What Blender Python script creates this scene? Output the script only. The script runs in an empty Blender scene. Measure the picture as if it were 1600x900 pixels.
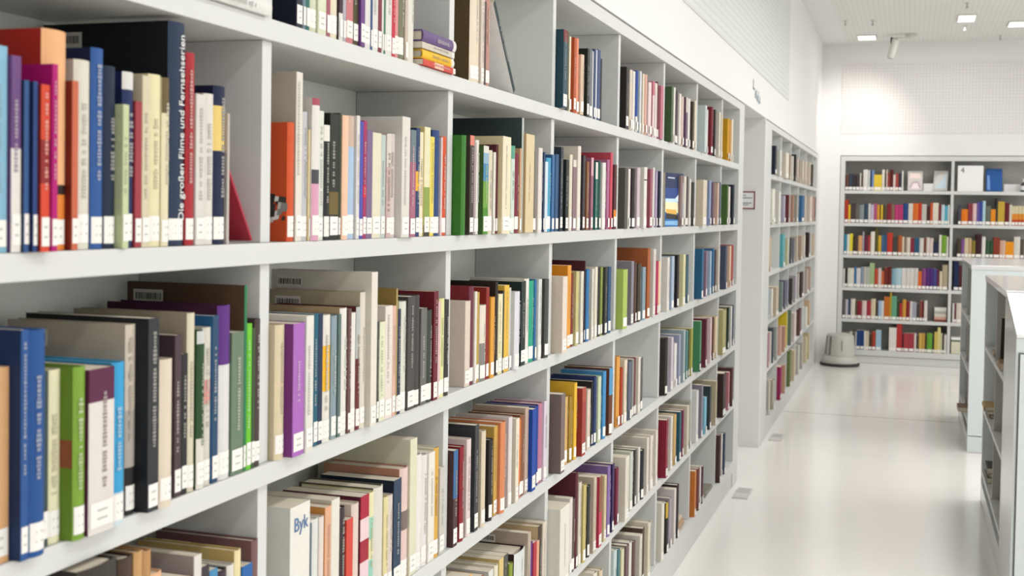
import bpy, bmesh, math, random
from mathutils import Matrix, Vector
random.seed(11)
COL = bpy.context.scene.collection
PI = math.pi
CAM = (0.9777443252150546, 0.0, 1.6364128399512525)
CAM_R = (0.95008668382024, 0.31156410871674084, 0.016220338683339997)
CAM_U = (-0.024339575608619365, 0.02218858873406599, 0.9994574786298729)
CAM_F = (-0.31103517210542553, 0.9499660376505749, -0.02866442087004311)
LENS = 42.750003545605196
SHIFT = -0.041135063135610724

# books standing on the shelves, sizes and places in metres:
# unit, spine x, y, shelf z, thickness, height, depth, spine colour, cover colour, spine panels, marks, lettering, label, group
BOOKS = [
('m',-0.004,1.8341,1.937,0.0216,0.2311,0.1698,'1A2030','','','','','black book beside blue one at row start, top shelf, second compartment','books on the top shelf of the long bookcase'),
('m',-0.004,1.8857,1.937,0.0297,0.2471,0.1808,'CFD4B8','','','','','pale green book between teal and pale green ones, top shelf, second compartment','books on the top shelf of the long bookcase'),
('m',-0.004,1.9166,1.937,0.0306,0.237,0.1579,'D8DCC0','','','','','pale green book between pale green and pink ones, top shelf, second compartment','books on the top shelf of the long bookcase'),
('m',-0.004,1.9653,1.937,0.0332,0.2015,0.1458,'E2D8C0','','','','','ivory book between pink and dark plum ones, top shelf, second compartment','books on the top shelf of the long bookcase'),
('m',-0.004,2.0254,1.937,0.0284,0.2324,0.1686,'C4787A','','','','','pink book between light grey and charcoal ones, top shelf, second compartment','books on the top shelf of the long bookcase'),
('m',-0.004,2.0509,1.937,0.0209,0.245,0.1752,'4A4426','','','','','charcoal book between pink and purple ones, top shelf, second compartment','books on the top shelf of the long bookcase'),
('m',0.0012,2.0714,1.937,0.0186,0.2057,0.1436,'6A4080','','','','','purple book between charcoal and white ones, top shelf, second compartment','books on the top shelf of the long bookcase'),
('m',-0.004,2.098,1.937,0.033,0.2235,0.1498,'DAD8D4','','','','','white book between purple and blue ones, top shelf, second compartment','books on the top shelf of the long bookcase'),
('m',-0.004,2.1373,1.937,0.024,0.2272,0.1609,'DCDAD6','','','','','white book between blue and burgundy ones, top shelf, second compartment','books on the top shelf of the long bookcase'),
('m',-0.004,2.1586,1.937,0.017,0.2287,0.1622,'7A2A3A','','','','','burgundy book between two white ones, top shelf, second compartment','books on the top shelf of the long bookcase'),
('m',-0.004,2.2,1.937,0.0283,0.214,0.1417,'DCDAD4','','','','','white book between green and red ones, top shelf, second compartment','books on the top shelf of the long bookcase'),
('m',-0.004,2.2232,1.937,0.0164,0.2458,0.1718,'C02840','','','','','red book between white and pink ones, top shelf, second compartment','books on the top shelf of the long bookcase'),
('m',-0.004,2.2412,1.937,0.0182,0.2383,0.1684,'D89090','','','','','pink book between red and stone grey ones, top shelf, second compartment','books on the top shelf of the long bookcase'),
('m',-0.004,2.2661,1.937,0.0298,0.208,0.1343,'7A7A60','','','','','stone grey book between pink and cream ones, top shelf, second compartment','books on the top shelf of the long bookcase'),
('m',-0.004,2.3163,1.937,0.0394,0.2069,0.1421,'DEDCD0','','','n','','white book after the cream one at row end, top shelf, second compartment','books on the top shelf of the long bookcase'),
('m',-0.004,2.7046,1.937,0.0654,0.2309,0.1755,'E2D4BE','5A4A30','','','','thick cream book beside cream one at row start, top shelf, third compartment','books on the top shelf of the long bookcase'),
('m',-0.004,2.7491,1.937,0.0219,0.2063,0.1492,'D8CCC0','','','','','cream book between cream and dark brown ones, top shelf, third compartment','books on the top shelf of the long bookcase'),
('m',-0.004,2.793,1.937,0.0366,0.2436,0.1621,'B88A80','','','','','pink book after the dark brown one at row end, top shelf, third compartment','books on the top shelf of the long bookcase'),
('m',0.0114,3.4257,1.937,0.0439,0.2276,0.1607,'2A4A58','','0:7A2E2A,.15:2A4A58','','','thick navy book beside charcoal one at row start, top shelf, fourth compartment','books on the top shelf of the long bookcase'),
('m',0.0034,3.5633,1.937,0.0269,0.2245,0.1536,'B05028','','','','','rust book between ivory and orange ones, top shelf, fourth compartment','books on the top shelf of the long bookcase'),
('m',0.0053,3.6553,1.937,0.0333,0.1848,0.1348,'D8C0A8','','','','','short cream book between orange and black ones, top shelf, fourth compartment','books on the top shelf of the long bookcase'),
('m',0.0033,3.7214,1.937,0.0269,0.2126,0.1397,'2A2E28','','','','','black book between cream and grey blue ones, top shelf, fourth compartment','books on the top shelf of the long bookcase'),
('m',0.006,4.2675,1.937,0.0421,0.2184,0.1456,'2E2A2A','','','','','thick black book beside cream one at row start, top shelf, fifth compartment','books on the top shelf of the long bookcase'),
('m',0.0109,4.8985,1.937,0.0437,0.2159,0.154,'C07888','','','n','','thick pink book after the burgundy one at row end, top shelf, fifth compartment','books on the top shelf of the long bookcase'),
('m',0.0121,5.0946,1.937,0.0434,0.2328,0.1597,'4A6040','','','n','','thick green book beside white one at row start, top shelf, sixth compartment','books on the top shelf of the long bookcase'),
('m',0.02,5.9286,1.937,0.0476,0.2264,0.1487,'C8D4D4','','','n','','thick white book beside white one at row start, top shelf, seventh compartment','books on the top shelf of the long bookcase'),
('m',0.0161,6.1725,1.937,0.0422,0.2406,0.1727,'7A2830','','','','','thick burgundy book between white and black ones, top shelf, seventh compartment','books on the top shelf of the long bookcase'),
('m',-0.004,1.1271,1.579,0.0296,0.2345,0.1541,'86B4CC','','','','','pale blue book beside purple one at row start, second shelf, first compartment','books on the second shelf of the long bookcase'),
('m',0.0009,1.1508,1.579,0.016,0.2251,0.1554,'6B4A7E','','.47:E0DCD6','','','purple book with white panel between pale blue and blue ones, second shelf, first compartment','books on the second shelf of the long bookcase'),
('m',0.0045,1.164,1.579,0.0089,0.1987,0.151,'3A5A8C','1F2A4A','','','','slim blue book with navy cover between purple and blue ones, second shelf, first compartment','books on the second shelf of the long bookcase'),
('m',0.0094,1.1729,1.579,0.0074,0.1981,0.1506,'2F4A80','16224A','','','','slim blue book with navy cover between blue and red ones, second shelf, first compartment','books on the second shelf of the long bookcase'),
('m',0.0135,1.185,1.579,0.0153,0.1956,0.1486,'D2482E','7A2020','.33:8E2A2A,.59:D2482E','','','red book between blue and magenta ones, second shelf, first compartment','books on the second shelf of the long bookcase'),
('m',0.016,1.1986,1.579,0.0102,0.221,0.1453,'B01070','','','','','slim magenta book between red and peach ones, second shelf, first compartment','books on the second shelf of the long bookcase'),
('m',-0.004,1.2266,1.579,0.0443,0.2656,0.2019,'E8B080','A8281E','.7:2A1C1C,.745:DD7F33','','','tall thick peach book between magenta and orange ones, second shelf, first compartment','books on the second shelf of the long bookcase'),
('m',0.0002,1.2554,1.579,0.0119,0.2077,0.1579,'C4664A','7A2A1C','','','','orange book with burgundy cover between peach and white ones, second shelf, first compartment','books on the second shelf of the long bookcase'),
('m',-0.004,1.2775,1.579,0.0307,0.2358,0.1554,'D8D4C6','','','','','white book between orange and blue ones, second shelf, first compartment','books on the second shelf of the long bookcase'),
('m',-0.004,1.3061,1.579,0.0248,0.2543,0.1932,'2F5796','1F2A4A','','','','blue book with navy cover between white and navy ones, second shelf, first compartment','books on the second shelf of the long bookcase'),
('m',-0.004,1.3314,1.579,0.0243,0.2347,0.1551,'1E2A40','','','','','navy book between blue and pale green ones, second shelf, first compartment','books on the second shelf of the long bookcase'),
('m',0.0048,1.3508,1.579,0.0128,0.1871,0.1234,'C2CCA0','','','','','pale green book between two navy ones, second shelf, first compartment','books on the second shelf of the long bookcase'),
('m',-0.004,1.37,1.579,0.024,0.2315,0.1608,'1F2C58','','0:D8D6D2,.1:1F2C58','','','navy book with white panel between pale green and red ones, second shelf, first compartment','books on the second shelf of the long bookcase'),
('m',-0.004,1.3902,1.579,0.0148,0.1949,0.139,'9C3A44','','','','','red book between navy and ivory ones, second shelf, first compartment','books on the second shelf of the long bookcase'),
('m',-0.004,1.4067,1.579,0.0165,0.2306,0.1637,'D2C8AC','','','','','ivory book between red and ivory ones, second shelf, first compartment','books on the second shelf of the long bookcase'),
('m',-0.004,1.4302,1.579,0.0289,0.2349,0.1578,'E2D9B0','','','','','ivory book between two ivory ones, second shelf, first compartment','books on the second shelf of the long bookcase'),
('m',-0.004,1.4542,1.579,0.0175,0.2332,0.1681,'E0D8B6','','0:6A5A3C,.21:E0D8B6','','','ivory book with brown panel between ivory and navy ones, second shelf, first compartment','books on the second shelf of the long bookcase'),
('m',-0.004,1.4838,1.579,0.0402,0.314,0.215,'26364E','15181C','','s','DIE','big navy and black hardback with white upright lettering on its spine, second shelf','books on the second shelf of the long bookcase'),
('m',-0.004,1.5157,1.579,0.0221,0.2753,0.1929,'A82C34','','','','','tall red book between navy and white ones, second shelf, first compartment','books on the second shelf of the long bookcase'),
('m',-0.004,1.5389,1.579,0.0226,0.2184,0.1546,'D6D2CC','','','','','white book between red and white ones, second shelf, first compartment','books on the second shelf of the long bookcase'),
('m',-0.004,1.5644,1.579,0.0267,0.2217,0.1604,'DAD6CE','','','','','white book between white and navy ones, second shelf, first compartment','books on the second shelf of the long bookcase'),
('m',-0.004,1.595,1.579,0.0329,0.2361,0.1697,'1A2242','','.126:E4C878,.41:1A2242','','','navy book between white and light grey ones, second shelf, first compartment','books on the second shelf of the long bookcase'),
('m',-0.004,1.6155,1.579,0.0065,0.1968,0.1435,'BDB4AC','','','n','','slim light grey book after the navy one at row end, second shelf, first compartment','books on the second shelf of the long bookcase'),
('m',-0.004,1.8147,1.579,0.0235,0.198,0.1373,'D0552C','','','p','','orange book beside white one at row start, second shelf, second compartment','books on the second shelf of the long bookcase'),
('m',-0.004,1.8381,1.579,0.0218,0.2843,0.215,'E0DACE','B4AA9C','','','','tall white book between orange and light grey ones, second shelf, second compartment','books on the second shelf of the long bookcase'),
('m',-0.004,1.8609,1.579,0.0222,0.2198,0.1596,'BFBFC4','','','','','light grey book between white and straw yellow ones, second shelf, second compartment','books on the second shelf of the long bookcase'),
('m',0.0027,1.8925,1.579,0.0278,0.2454,0.1679,'E2DCD6','','0:A85060,.05:E2DCD6,.5:4A4A50,.6:D8A0B8','','','white book with red panel between straw yellow and white ones, second shelf, second compartment','books on the second shelf of the long bookcase'),
('m',-0.004,1.9177,1.579,0.0209,0.2261,0.1592,'D8DCD0','','','','','white book between white and black ones, second shelf, second compartment','books on the second shelf of the long bookcase'),
('m',-0.0009,1.9403,1.579,0.0228,0.2027,0.1359,'2A2C2C','','0:E6E2DA,.14:2A2C2C','','','black book with white panel between white and black ones, second shelf, second compartment','books on the second shelf of the long bookcase'),
('m',-0.004,1.9705,1.579,0.036,0.2256,0.156,'23271F','','.62:6A5A2A,.8:23271F','','','black book with olive panel between black and dark green ones, second shelf, second compartment','books on the second shelf of the long bookcase'),
('m',-0.004,1.9934,1.579,0.0083,0.2284,0.1494,'2C3A28','','','','','slim dark green book between black and peach ones, second shelf, second compartment','books on the second shelf of the long bookcase'),
('m',0.0011,2.0105,1.579,0.0243,0.2251,0.1711,'EFC3A6','D8B89A','','','','peach book between dark green and pale blue ones, second shelf, second compartment','books on the second shelf of the long bookcase'),
('m',-0.004,2.0425,1.579,0.0383,0.2269,0.1491,'A9C0DA','','0:C8B0A0,.25:A9C0DA','','','pale blue book with cream panel between peach and white ones, second shelf, second compartment','books on the second shelf of the long bookcase'),
('m',-0.004,2.069,1.579,0.013,0.2297,0.1578,'DDD8D4','','','','','white book between pale blue and blue ones, second shelf, second compartment','books on the second shelf of the long bookcase'),
('m',-0.004,2.0836,1.579,0.0146,0.2202,0.142,'4A50A8','','','','','blue book between white and magenta ones, second shelf, second compartment','books on the second shelf of the long bookcase'),
('m',-0.004,2.0991,1.579,0.0148,0.2225,0.1527,'A03060','','.55:D02840,.65:A03060','','','magenta book with red panel between blue and lilac ones, second shelf, second compartment','books on the second shelf of the long bookcase'),
('m',-0.004,2.1198,1.579,0.0251,0.2071,0.1484,'7A6488','','','','','lilac book between magenta and ivory ones, second shelf, second compartment','books on the second shelf of the long bookcase'),
('m',-0.004,2.1528,1.579,0.0392,0.2032,0.1345,'DED8C0','','','','','ivory book between lilac and light grey ones, second shelf, second compartment','books on the second shelf of the long bookcase'),
('m',-0.004,2.1834,1.579,0.0204,0.2015,0.145,'B8C4C0','','','','','light grey book between ivory and pale pink ones, second shelf, second compartment','books on the second shelf of the long bookcase'),
('m',0.0008,2.2049,1.579,0.0209,0.2041,0.1324,'C8AEAA','','0:D8D0C8,.32:C8AEAA','','','pale pink book between light grey and white ones, second shelf, second compartment','books on the second shelf of the long bookcase'),
('m',-0.004,2.2322,1.579,0.0322,0.2062,0.1389,'D0C4C0','','','','','white book between pale pink and white ones, second shelf, second compartment','books on the second shelf of the long bookcase'),
('m',0.0071,2.2692,1.579,0.0401,0.2428,0.1846,'DAD6CE','D2CEC8','','','','white book between white and rose pink ones, second shelf, second compartment','books on the second shelf of the long bookcase'),
('m',0.0085,2.304,1.579,0.0279,0.2189,0.1539,'A8687C','','0:6A7C84,.3:A8687C','','','rose pink book between white and blue ones, second shelf, second compartment','books on the second shelf of the long bookcase'),
('m',-0.004,2.3587,1.579,0.02,0.2273,0.1491,'2A3E66','','.4:F0B83A,.58:2A3E66','','','blue book with yellow panel between rose pink and ivory ones, second shelf, second compartment','books on the second shelf of the long bookcase'),
('m',-0.004,2.3815,1.579,0.0239,0.2195,0.1603,'EADFC0','','','','','ivory book between blue and ivory ones, second shelf, second compartment','books on the second shelf of the long bookcase'),
('m',-0.004,2.4101,1.579,0.0317,0.2323,0.1765,'E2DDB6','DCC88A','.55:8CA050,.9:3A3A2A','','','ivory book with lime green panel between ivory and yellow ones, second shelf, second compartment','books on the second shelf of the long bookcase'),
('m',-0.004,2.4383,1.579,0.0231,0.2137,0.1417,'E2CF5A','','','','','yellow book between ivory and blue ones, second shelf, second compartment','books on the second shelf of the long bookcase'),
('m',-0.004,2.4701,1.579,0.0388,0.2295,0.1661,'2A4478','','','','','blue book between yellow and white ones, second shelf, second compartment','books on the second shelf of the long bookcase'),
('m',-0.004,2.514,1.579,0.0284,0.2184,0.1452,'D2542E','','','','','orange book after the white one at row end, second shelf, second compartment','books on the second shelf of the long bookcase'),
('m',0.0149,2.5902,1.579,0.0272,0.2265,0.1583,'3A7A2C','','','n','','green book beside charcoal one at row start, second shelf, third compartment','books on the second shelf of the long bookcase'),
('m',0.011,2.6474,1.579,0.0268,0.2298,0.1561,'4A4038','','0:D88070,.1:4A4038','','','charcoal book with pink panel between green and light grey ones, second shelf, third compartment','books on the second shelf of the long bookcase'),
('m',0.004,2.7078,1.579,0.0234,0.2226,0.1545,'DCDAD2','','','','','white book between light grey and lime green ones, second shelf, third compartment','books on the second shelf of the long bookcase'),
('m',0.0136,2.738,1.579,0.0354,0.2108,0.1602,'6FA040','3A5A28','0:DCD8CC,.08:8FB0C8,.2:4A88B0,.4:6FA040,.7:4E8A30','','','lime green book with white panel between white and ivory ones, second shelf, third compartment','books on the second shelf of the long bookcase'),
('m',0.0155,2.7718,1.579,0.0307,0.202,0.1431,'D8CFB8','','','','','ivory book between lime green and white ones, second shelf, third compartment','books on the second shelf of the long bookcase'),
('m',0.016,2.8863,1.579,0.0632,0.2419,0.1838,'E6DCC0','D8C9A2','','','','thick ivory book between burgundy and lime green ones, second shelf, third compartment','books on the second shelf of the long bookcase'),
('m',0.004,2.983,1.579,0.0307,0.2245,0.1578,'CFDAD2','','0:5FA08C,.15:CFDAD2','','','white book between lime green and burgundy ones, second shelf, third compartment','books on the second shelf of the long bookcase'),
('m',0.004,3.0148,1.579,0.0313,0.2065,0.1399,'7A2E3C','','','','','burgundy book between white and tan ones, second shelf, third compartment','books on the second shelf of the long bookcase'),
('m',0.0111,3.0977,1.579,0.0728,0.2614,0.1986,'D8C6A0','B89A70','','n','','thick ivory book between light grey and black ones, second shelf, third compartment','books on the second shelf of the long bookcase'),
('m',0.0146,3.1945,1.579,0.0329,0.2304,0.1682,'E2DAD4','','','','','white book between black and blue ones, second shelf, third compartment','books on the second shelf of the long bookcase'),
('m',0.004,3.311,1.579,0.0405,0.2087,0.15,'4AA0C4','','','','','sky blue book between white and blue ones, second shelf, third compartment','books on the second shelf of the long bookcase'),
('m',0.0014,3.4429,1.579,0.027,0.2468,0.1649,'2A3440','','','','','navy book between blue and black ones, second shelf, fourth compartment','books on the second shelf of the long bookcase'),
('m',0.0048,3.4914,1.579,0.0299,0.2119,0.1379,'1E2828','','','','','black book between navy and cream ones, second shelf, fourth compartment','books on the second shelf of the long bookcase'),
('m',0.002,3.5522,1.579,0.027,0.2298,0.1585,'DDD3C0','','','','','cream book between black and mauve ones, second shelf, fourth compartment','books on the second shelf of the long bookcase'),
('m',0.0046,3.6403,1.579,0.0306,0.2601,0.1795,'E0D8CC','','','','','white book between mauve and charcoal ones, second shelf, fourth compartment','books on the second shelf of the long bookcase'),
('m',0.0008,3.7021,1.579,0.027,0.2352,0.1566,'3A3438','','','','','charcoal book between white and brown ones, second shelf, fourth compartment','books on the second shelf of the long bookcase'),
('m',0.001,3.7483,1.579,0.027,0.2172,0.1419,'8A5A3C','','','','','brown book between charcoal and rose pink ones, second shelf, fourth compartment','books on the second shelf of the long bookcase'),
('m',0.0033,3.7956,1.579,0.0272,0.2318,0.166,'9A6478','','0:D8A8B0,.25:9A6478','','','rose pink book between brown and teal ones, second shelf, fourth compartment','books on the second shelf of the long bookcase'),
('m',0.0034,3.8526,1.579,0.028,0.22,0.1591,'2C6A60','','0:E0DCD4,.25:2C6A60','','','teal book between rose pink and dark teal ones, second shelf, fourth compartment','books on the second shelf of the long bookcase'),
('m',0.0052,3.9616,1.579,0.036,0.2228,0.1478,'E2DED8','','','','','white book between dark teal and rose pink ones, second shelf, fourth compartment','books on the second shelf of the long bookcase'),
('m',0.0039,4.1302,1.579,0.032,0.2233,0.1571,'5A3034','','.7:D8862C,.85:5A3034','','','burgundy book after the red one at row end, second shelf, fourth compartment','books on the second shelf of the long bookcase'),
('m',0.0069,4.2963,1.579,0.0443,0.2183,0.1439,'5C5850','','','n','','thick stone grey book beside white one at row start, second shelf, fifth compartment','books on the second shelf of the long bookcase'),
('m',0.0058,4.4158,1.579,0.0423,0.2205,0.1478,'2A2224','','','','','thick black book between white and light grey ones, second shelf, fifth compartment','books on the second shelf of the long bookcase'),
('m',0.0059,4.5043,1.579,0.044,0.2262,0.1617,'C8B8C0','','','','','thick light grey book between black and white ones, second shelf, fifth compartment','books on the second shelf of the long bookcase'),
('m',0.0128,4.595,1.579,0.0434,0.2328,0.1507,'E0DCD4','','.2:3A3A38,.22:E0DCD4','','','thick white book between light grey and pink ones, second shelf, fifth compartment','books on the second shelf of the long bookcase'),
('m',0.0058,4.7203,1.579,0.0445,0.2295,0.1553,'A05868','','','','','thick pink book between two white ones, second shelf, fifth compartment','books on the second shelf of the long bookcase'),
('m',0.02,5.9477,1.579,0.1093,0.2234,0.1638,'D8CCB4','','','','','thick ivory book beside pale blue one at row start, second shelf, seventh compartment','books on the second shelf of the long bookcase'),
('m',-0.004,1.1293,1.222,0.0351,0.2257,0.1661,'D8A878','','','','','tan book beside blue one at row start, third shelf, first compartment','books on the third shelf of the long bookcase'),
('m',0.012,1.1538,1.222,0.0124,0.2681,0.2038,'2A5490','1E3258','','','','tall blue book with navy cover between tan and blue ones, third shelf, first compartment','books on the third shelf of the long bookcase'),
('m',0.0151,1.1746,1.222,0.0277,0.2663,0.1766,'24508F','','','','','tall blue book between blue and charcoal ones, third shelf, first compartment','books on the third shelf of the long bookcase'),
('m',-0.004,1.2018,1.222,0.0251,0.2123,0.1497,'3A4A4A','','','','','charcoal book between blue and ivory ones, third shelf, first compartment','books on the third shelf of the long bookcase'),
('m',-0.004,1.2273,1.222,0.0243,0.2122,0.152,'E2DFBA','','','','','ivory book between charcoal and lime green ones, third shelf, first compartment','books on the third shelf of the long bookcase'),
('m',0.0138,1.2517,1.222,0.023,0.2142,0.1628,'7AA03A','6A8A2C','','q','','lime green book between ivory and dark plum ones, third shelf, first compartment','books on the third shelf of the long bookcase'),
('m',0.016,1.2894,1.222,0.0507,0.2081,0.1365,'5A2444','','.2:DCD6D0','','','thick dark plum book between lime green and sky blue ones, third shelf, first compartment','books on the third shelf of the long bookcase'),
('m',0.0145,1.3287,1.222,0.0263,0.211,0.1409,'3A9ED0','','.8:C8D8E0','','','sky blue book between dark plum and cream ones, third shelf, first compartment','books on the third shelf of the long bookcase'),
('m',-0.004,1.3794,1.222,0.022,0.2546,0.1935,'CFC4B4','B8AC9C','.45:B0A8A0,.75:2A2828','s','','cream book between sky blue and charcoal ones, third shelf, first compartment','books on the third shelf of the long bookcase'),
('m',0.0131,1.4034,1.222,0.0244,0.262,0.1991,'303236','25272A','','','','tall charcoal book with black cover between two cream ones, third shelf, first compartment','books on the third shelf of the long bookcase'),
('m',0.0176,1.431,1.222,0.0292,0.2036,0.1447,'DDCFBC','','','','','cream book between two charcoal ones, third shelf, first compartment','books on the third shelf of the long bookcase'),
('m',-0.004,1.4875,1.222,0.0172,0.2307,0.1576,'4A3A40','','','','','charcoal book between cream and black ones, third shelf, first compartment','books on the third shelf of the long bookcase'),
('m',-0.004,1.5041,1.222,0.0144,0.2023,0.1462,'2A2A2A','','','','','black book between charcoal and ivory ones, third shelf, first compartment','books on the third shelf of the long bookcase'),
('m',-0.004,1.5219,1.222,0.0196,0.2592,0.197,'D4CCB4','A89C88','','','','ivory book with taupe cover between black and dark green ones, third shelf, first compartment','books on the third shelf of the long bookcase'),
('m',-0.0002,1.5425,1.222,0.0201,0.2314,0.1599,'2A4A2A','','0:C8CCC8,.08:2A4A2A,.68:DCD8CC','','','dark green book between ivory and white ones, third shelf, first compartment','books on the third shelf of the long bookcase'),
('m',-0.004,1.5644,1.222,0.0222,0.2347,0.1668,'D0CCC0','','.33:D89890,.48:D0CCC0','','','white book with pink panel between dark green and blue ones, third shelf, first compartment','books on the third shelf of the long bookcase'),
('m',-0.004,1.5846,1.222,0.0166,0.2505,0.1904,'2A4A6A','2A6090','','','','blue book between white and purple ones, third shelf, first compartment','books on the third shelf of the long bookcase'),
('m',-0.0023,1.6118,1.222,0.036,0.2641,0.2007,'5A2E7E','45203A','.34:DAD8D6','','','tall purple book between blue and grey green ones, third shelf, first compartment','books on the third shelf of the long bookcase'),
('m',-0.004,1.6483,1.222,0.0355,0.2205,0.1603,'6A7E68','','','','','grey green book between purple and green ones, third shelf, first compartment','books on the third shelf of the long bookcase'),
('m',-0.004,1.6708,1.222,0.0078,0.2911,0.215,'2F7A50','5A4434','','s','','tall slim green book between grey green and lime green ones, third shelf, first compartment','books on the third shelf of the long bookcase'),
('m',-0.004,1.6828,1.222,0.0147,0.2306,0.1635,'6AC030','','','','','lime green book between green and dark green ones, third shelf, first compartment','books on the third shelf of the long bookcase'),
('m',-0.004,1.6959,1.222,0.01,0.2224,0.1554,'3A5030','','','','','slim dark green book between lime green and charcoal ones, third shelf, first compartment','books on the third shelf of the long bookcase'),
('m',-0.004,1.7107,1.222,0.0181,0.2355,0.1611,'4A3C3C','','','','','charcoal book after the dark green one at row end, third shelf, first compartment','books on the third shelf of the long bookcase'),
('m',0.004,1.7723,1.222,0.0315,0.2216,0.1472,'D8C8A8','','','s','','ivory book beside purple one at row start, third shelf, second compartment','books on the third shelf of the long bookcase'),
('m',0.016,1.8084,1.222,0.0389,0.2217,0.1685,'A868B8','7A3A80','','','','purple book between ivory and white ones, third shelf, second compartment','books on the third shelf of the long bookcase'),
('m',0.019,1.8418,1.222,0.0263,0.2318,0.1563,'DFDCD4','','','','','white book between purple and blue ones, third shelf, second compartment','books on the third shelf of the long bookcase'),
('m',0.004,1.8928,1.222,0.0163,0.2308,0.1519,'1F5A70','','','','','blue book between white and navy ones, third shelf, second compartment','books on the third shelf of the long bookcase'),
('m',0.004,1.91,1.222,0.0165,0.2295,0.1477,'22304E','','','','','navy book between blue and white ones, third shelf, second compartment','books on the third shelf of the long bookcase'),
('m',0.004,1.9377,1.222,0.0371,0.225,0.153,'E2DED4','','.24:F0B82C,.6:E2DED4','','','white book with yellow panel between navy and grey blue ones, third shelf, second compartment','books on the third shelf of the long bookcase'),
('m',0.004,1.9676,1.222,0.0211,0.2215,0.1529,'8A9CA4','','','','','grey blue book between white and pale teal ones, third shelf, second compartment','books on the third shelf of the long bookcase'),
('m',0.004,1.9848,1.222,0.0116,0.2224,0.1501,'5A6E6A','','','','','pale teal book between grey blue and white ones, third shelf, second compartment','books on the third shelf of the long bookcase'),
('m',0.004,2.0055,1.222,0.0282,0.2324,0.1767,'E2E0D8','B09878','','','','white book with tan cover between pale teal and burgundy ones, third shelf, second compartment','books on the third shelf of the long bookcase'),
('m',0.004,2.0264,1.222,0.0121,0.2297,0.1644,'6A4C48','','','','','burgundy book between two white ones, third shelf, second compartment','books on the third shelf of the long bookcase'),
('m',0.004,2.0446,1.222,0.0227,0.2212,0.1473,'E4E0D8','','','','','white book between two burgundy ones, third shelf, second compartment','books on the third shelf of the long bookcase'),
('m',0.004,2.0657,1.222,0.0178,0.2304,0.1751,'6A3034','5A2830','0:B8BCB8,.42:6A3034','','','burgundy book with light grey panel between two white ones, third shelf, second compartment','books on the third shelf of the long bookcase'),
('m',0.004,2.0872,1.222,0.0236,0.2566,0.195,'DAD4C4','B4A890','','s','','white book with taupe cover between burgundy and white ones, third shelf, second compartment','books on the third shelf of the long bookcase'),
('m',0.0131,2.1132,1.222,0.0267,0.2937,0.214,'E0DACE','','','s','','tall white book between white and charcoal ones, third shelf, second compartment','books on the third shelf of the long bookcase'),
('m',0.004,2.1528,1.222,0.0107,0.1953,0.1362,'4A4A44','','','','','slim charcoal book between white and ivory ones, third shelf, second compartment','books on the third shelf of the long bookcase'),
('m',0.004,2.1716,1.222,0.0254,0.1937,0.1349,'DEDFC0','','','','','ivory book between charcoal and white ones, third shelf, second compartment','books on the third shelf of the long bookcase'),
('m',0.004,2.2027,1.222,0.0351,0.2229,0.144,'E2D8CE','','','','','white book between ivory and peach ones, third shelf, second compartment','books on the third shelf of the long bookcase'),
('m',0.004,2.2291,1.222,0.016,0.221,0.1441,'D8B0A0','','','','','peach book between white and straw yellow ones, third shelf, second compartment','books on the third shelf of the long bookcase'),
('m',0.004,2.2538,1.222,0.0164,0.2127,0.1466,'2A3448','','','','','navy book between straw yellow and white ones, third shelf, second compartment','books on the third shelf of the long bookcase'),
('m',0.004,2.2799,1.222,0.0343,0.2265,0.1658,'D8D8CC','','','','','white book between navy and charcoal ones, third shelf, second compartment','books on the third shelf of the long bookcase'),
('m',0.004,2.3163,1.222,0.0369,0.2346,0.1509,'4A4644','','','','','charcoal book between white and charcoal ones, third shelf, second compartment','books on the third shelf of the long bookcase'),
('m',0.004,2.352,1.222,0.0329,0.235,0.1614,'45413E','','','','','charcoal book between charcoal and grey ones, third shelf, second compartment','books on the third shelf of the long bookcase'),
('m',0.004,2.3853,1.222,0.0321,0.2056,0.1503,'6A6A66','','','','','grey book between two charcoal ones, third shelf, second compartment','books on the third shelf of the long bookcase'),
('m',0.004,2.4213,1.222,0.0383,0.1988,0.1304,'3A403A','','','','','charcoal book between grey and burgundy ones, third shelf, second compartment','books on the third shelf of the long bookcase'),
('m',0.004,2.4537,1.222,0.0247,0.237,0.1801,'6A1E2C','6A1E28','','','','burgundy book between charcoal and pale pink ones, third shelf, second compartment','books on the third shelf of the long bookcase'),
('m',0.004,2.4963,1.222,0.0293,0.2188,0.1496,'DCDCA0','','','','','ivory book between pale pink and charcoal ones, third shelf, second compartment','books on the third shelf of the long bookcase'),
('m',0.004,2.5258,1.222,0.028,0.214,0.1478,'3A3634','','','','','charcoal book after the ivory one at row end, third shelf, second compartment','books on the third shelf of the long bookcase'),
('m',-0.004,2.6752,1.222,0.0339,0.2009,0.1378,'DACABC','','','','','cream book beside plum one at row start, third shelf, third compartment','books on the third shelf of the long bookcase'),
('m',-0.004,2.7081,1.222,0.0302,0.2337,0.1776,'6A3040','7A2830','','','','plum book with burgundy cover between cream and white ones, third shelf, third compartment','books on the third shelf of the long bookcase'),
('m',-0.004,2.7507,1.222,0.022,0.2175,0.1523,'B89A50','','','','','yellow book between two white ones, third shelf, third compartment','books on the third shelf of the long bookcase'),
('m',0.0001,2.7831,1.222,0.0412,0.1845,0.1212,'E0D8C8','','.5:888480','','','short white book with grey panel between yellow and burgundy ones, third shelf, third compartment','books on the third shelf of the long bookcase'),
('m',0.004,2.8416,1.222,0.0269,0.2003,0.1391,'E0A040','','','','','orange book between burgundy and black ones, third shelf, third compartment','books on the third shelf of the long bookcase'),
('m',-0.004,2.9153,1.222,0.0321,0.203,0.1485,'E6DFB8','','','','','ivory book between black and charcoal ones, third shelf, third compartment','books on the third shelf of the long bookcase'),
('m',-0.004,2.9641,1.222,0.0383,0.2231,0.1639,'E2B848','','','','','yellow book between charcoal and light grey ones, third shelf, third compartment','books on the third shelf of the long bookcase'),
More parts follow.
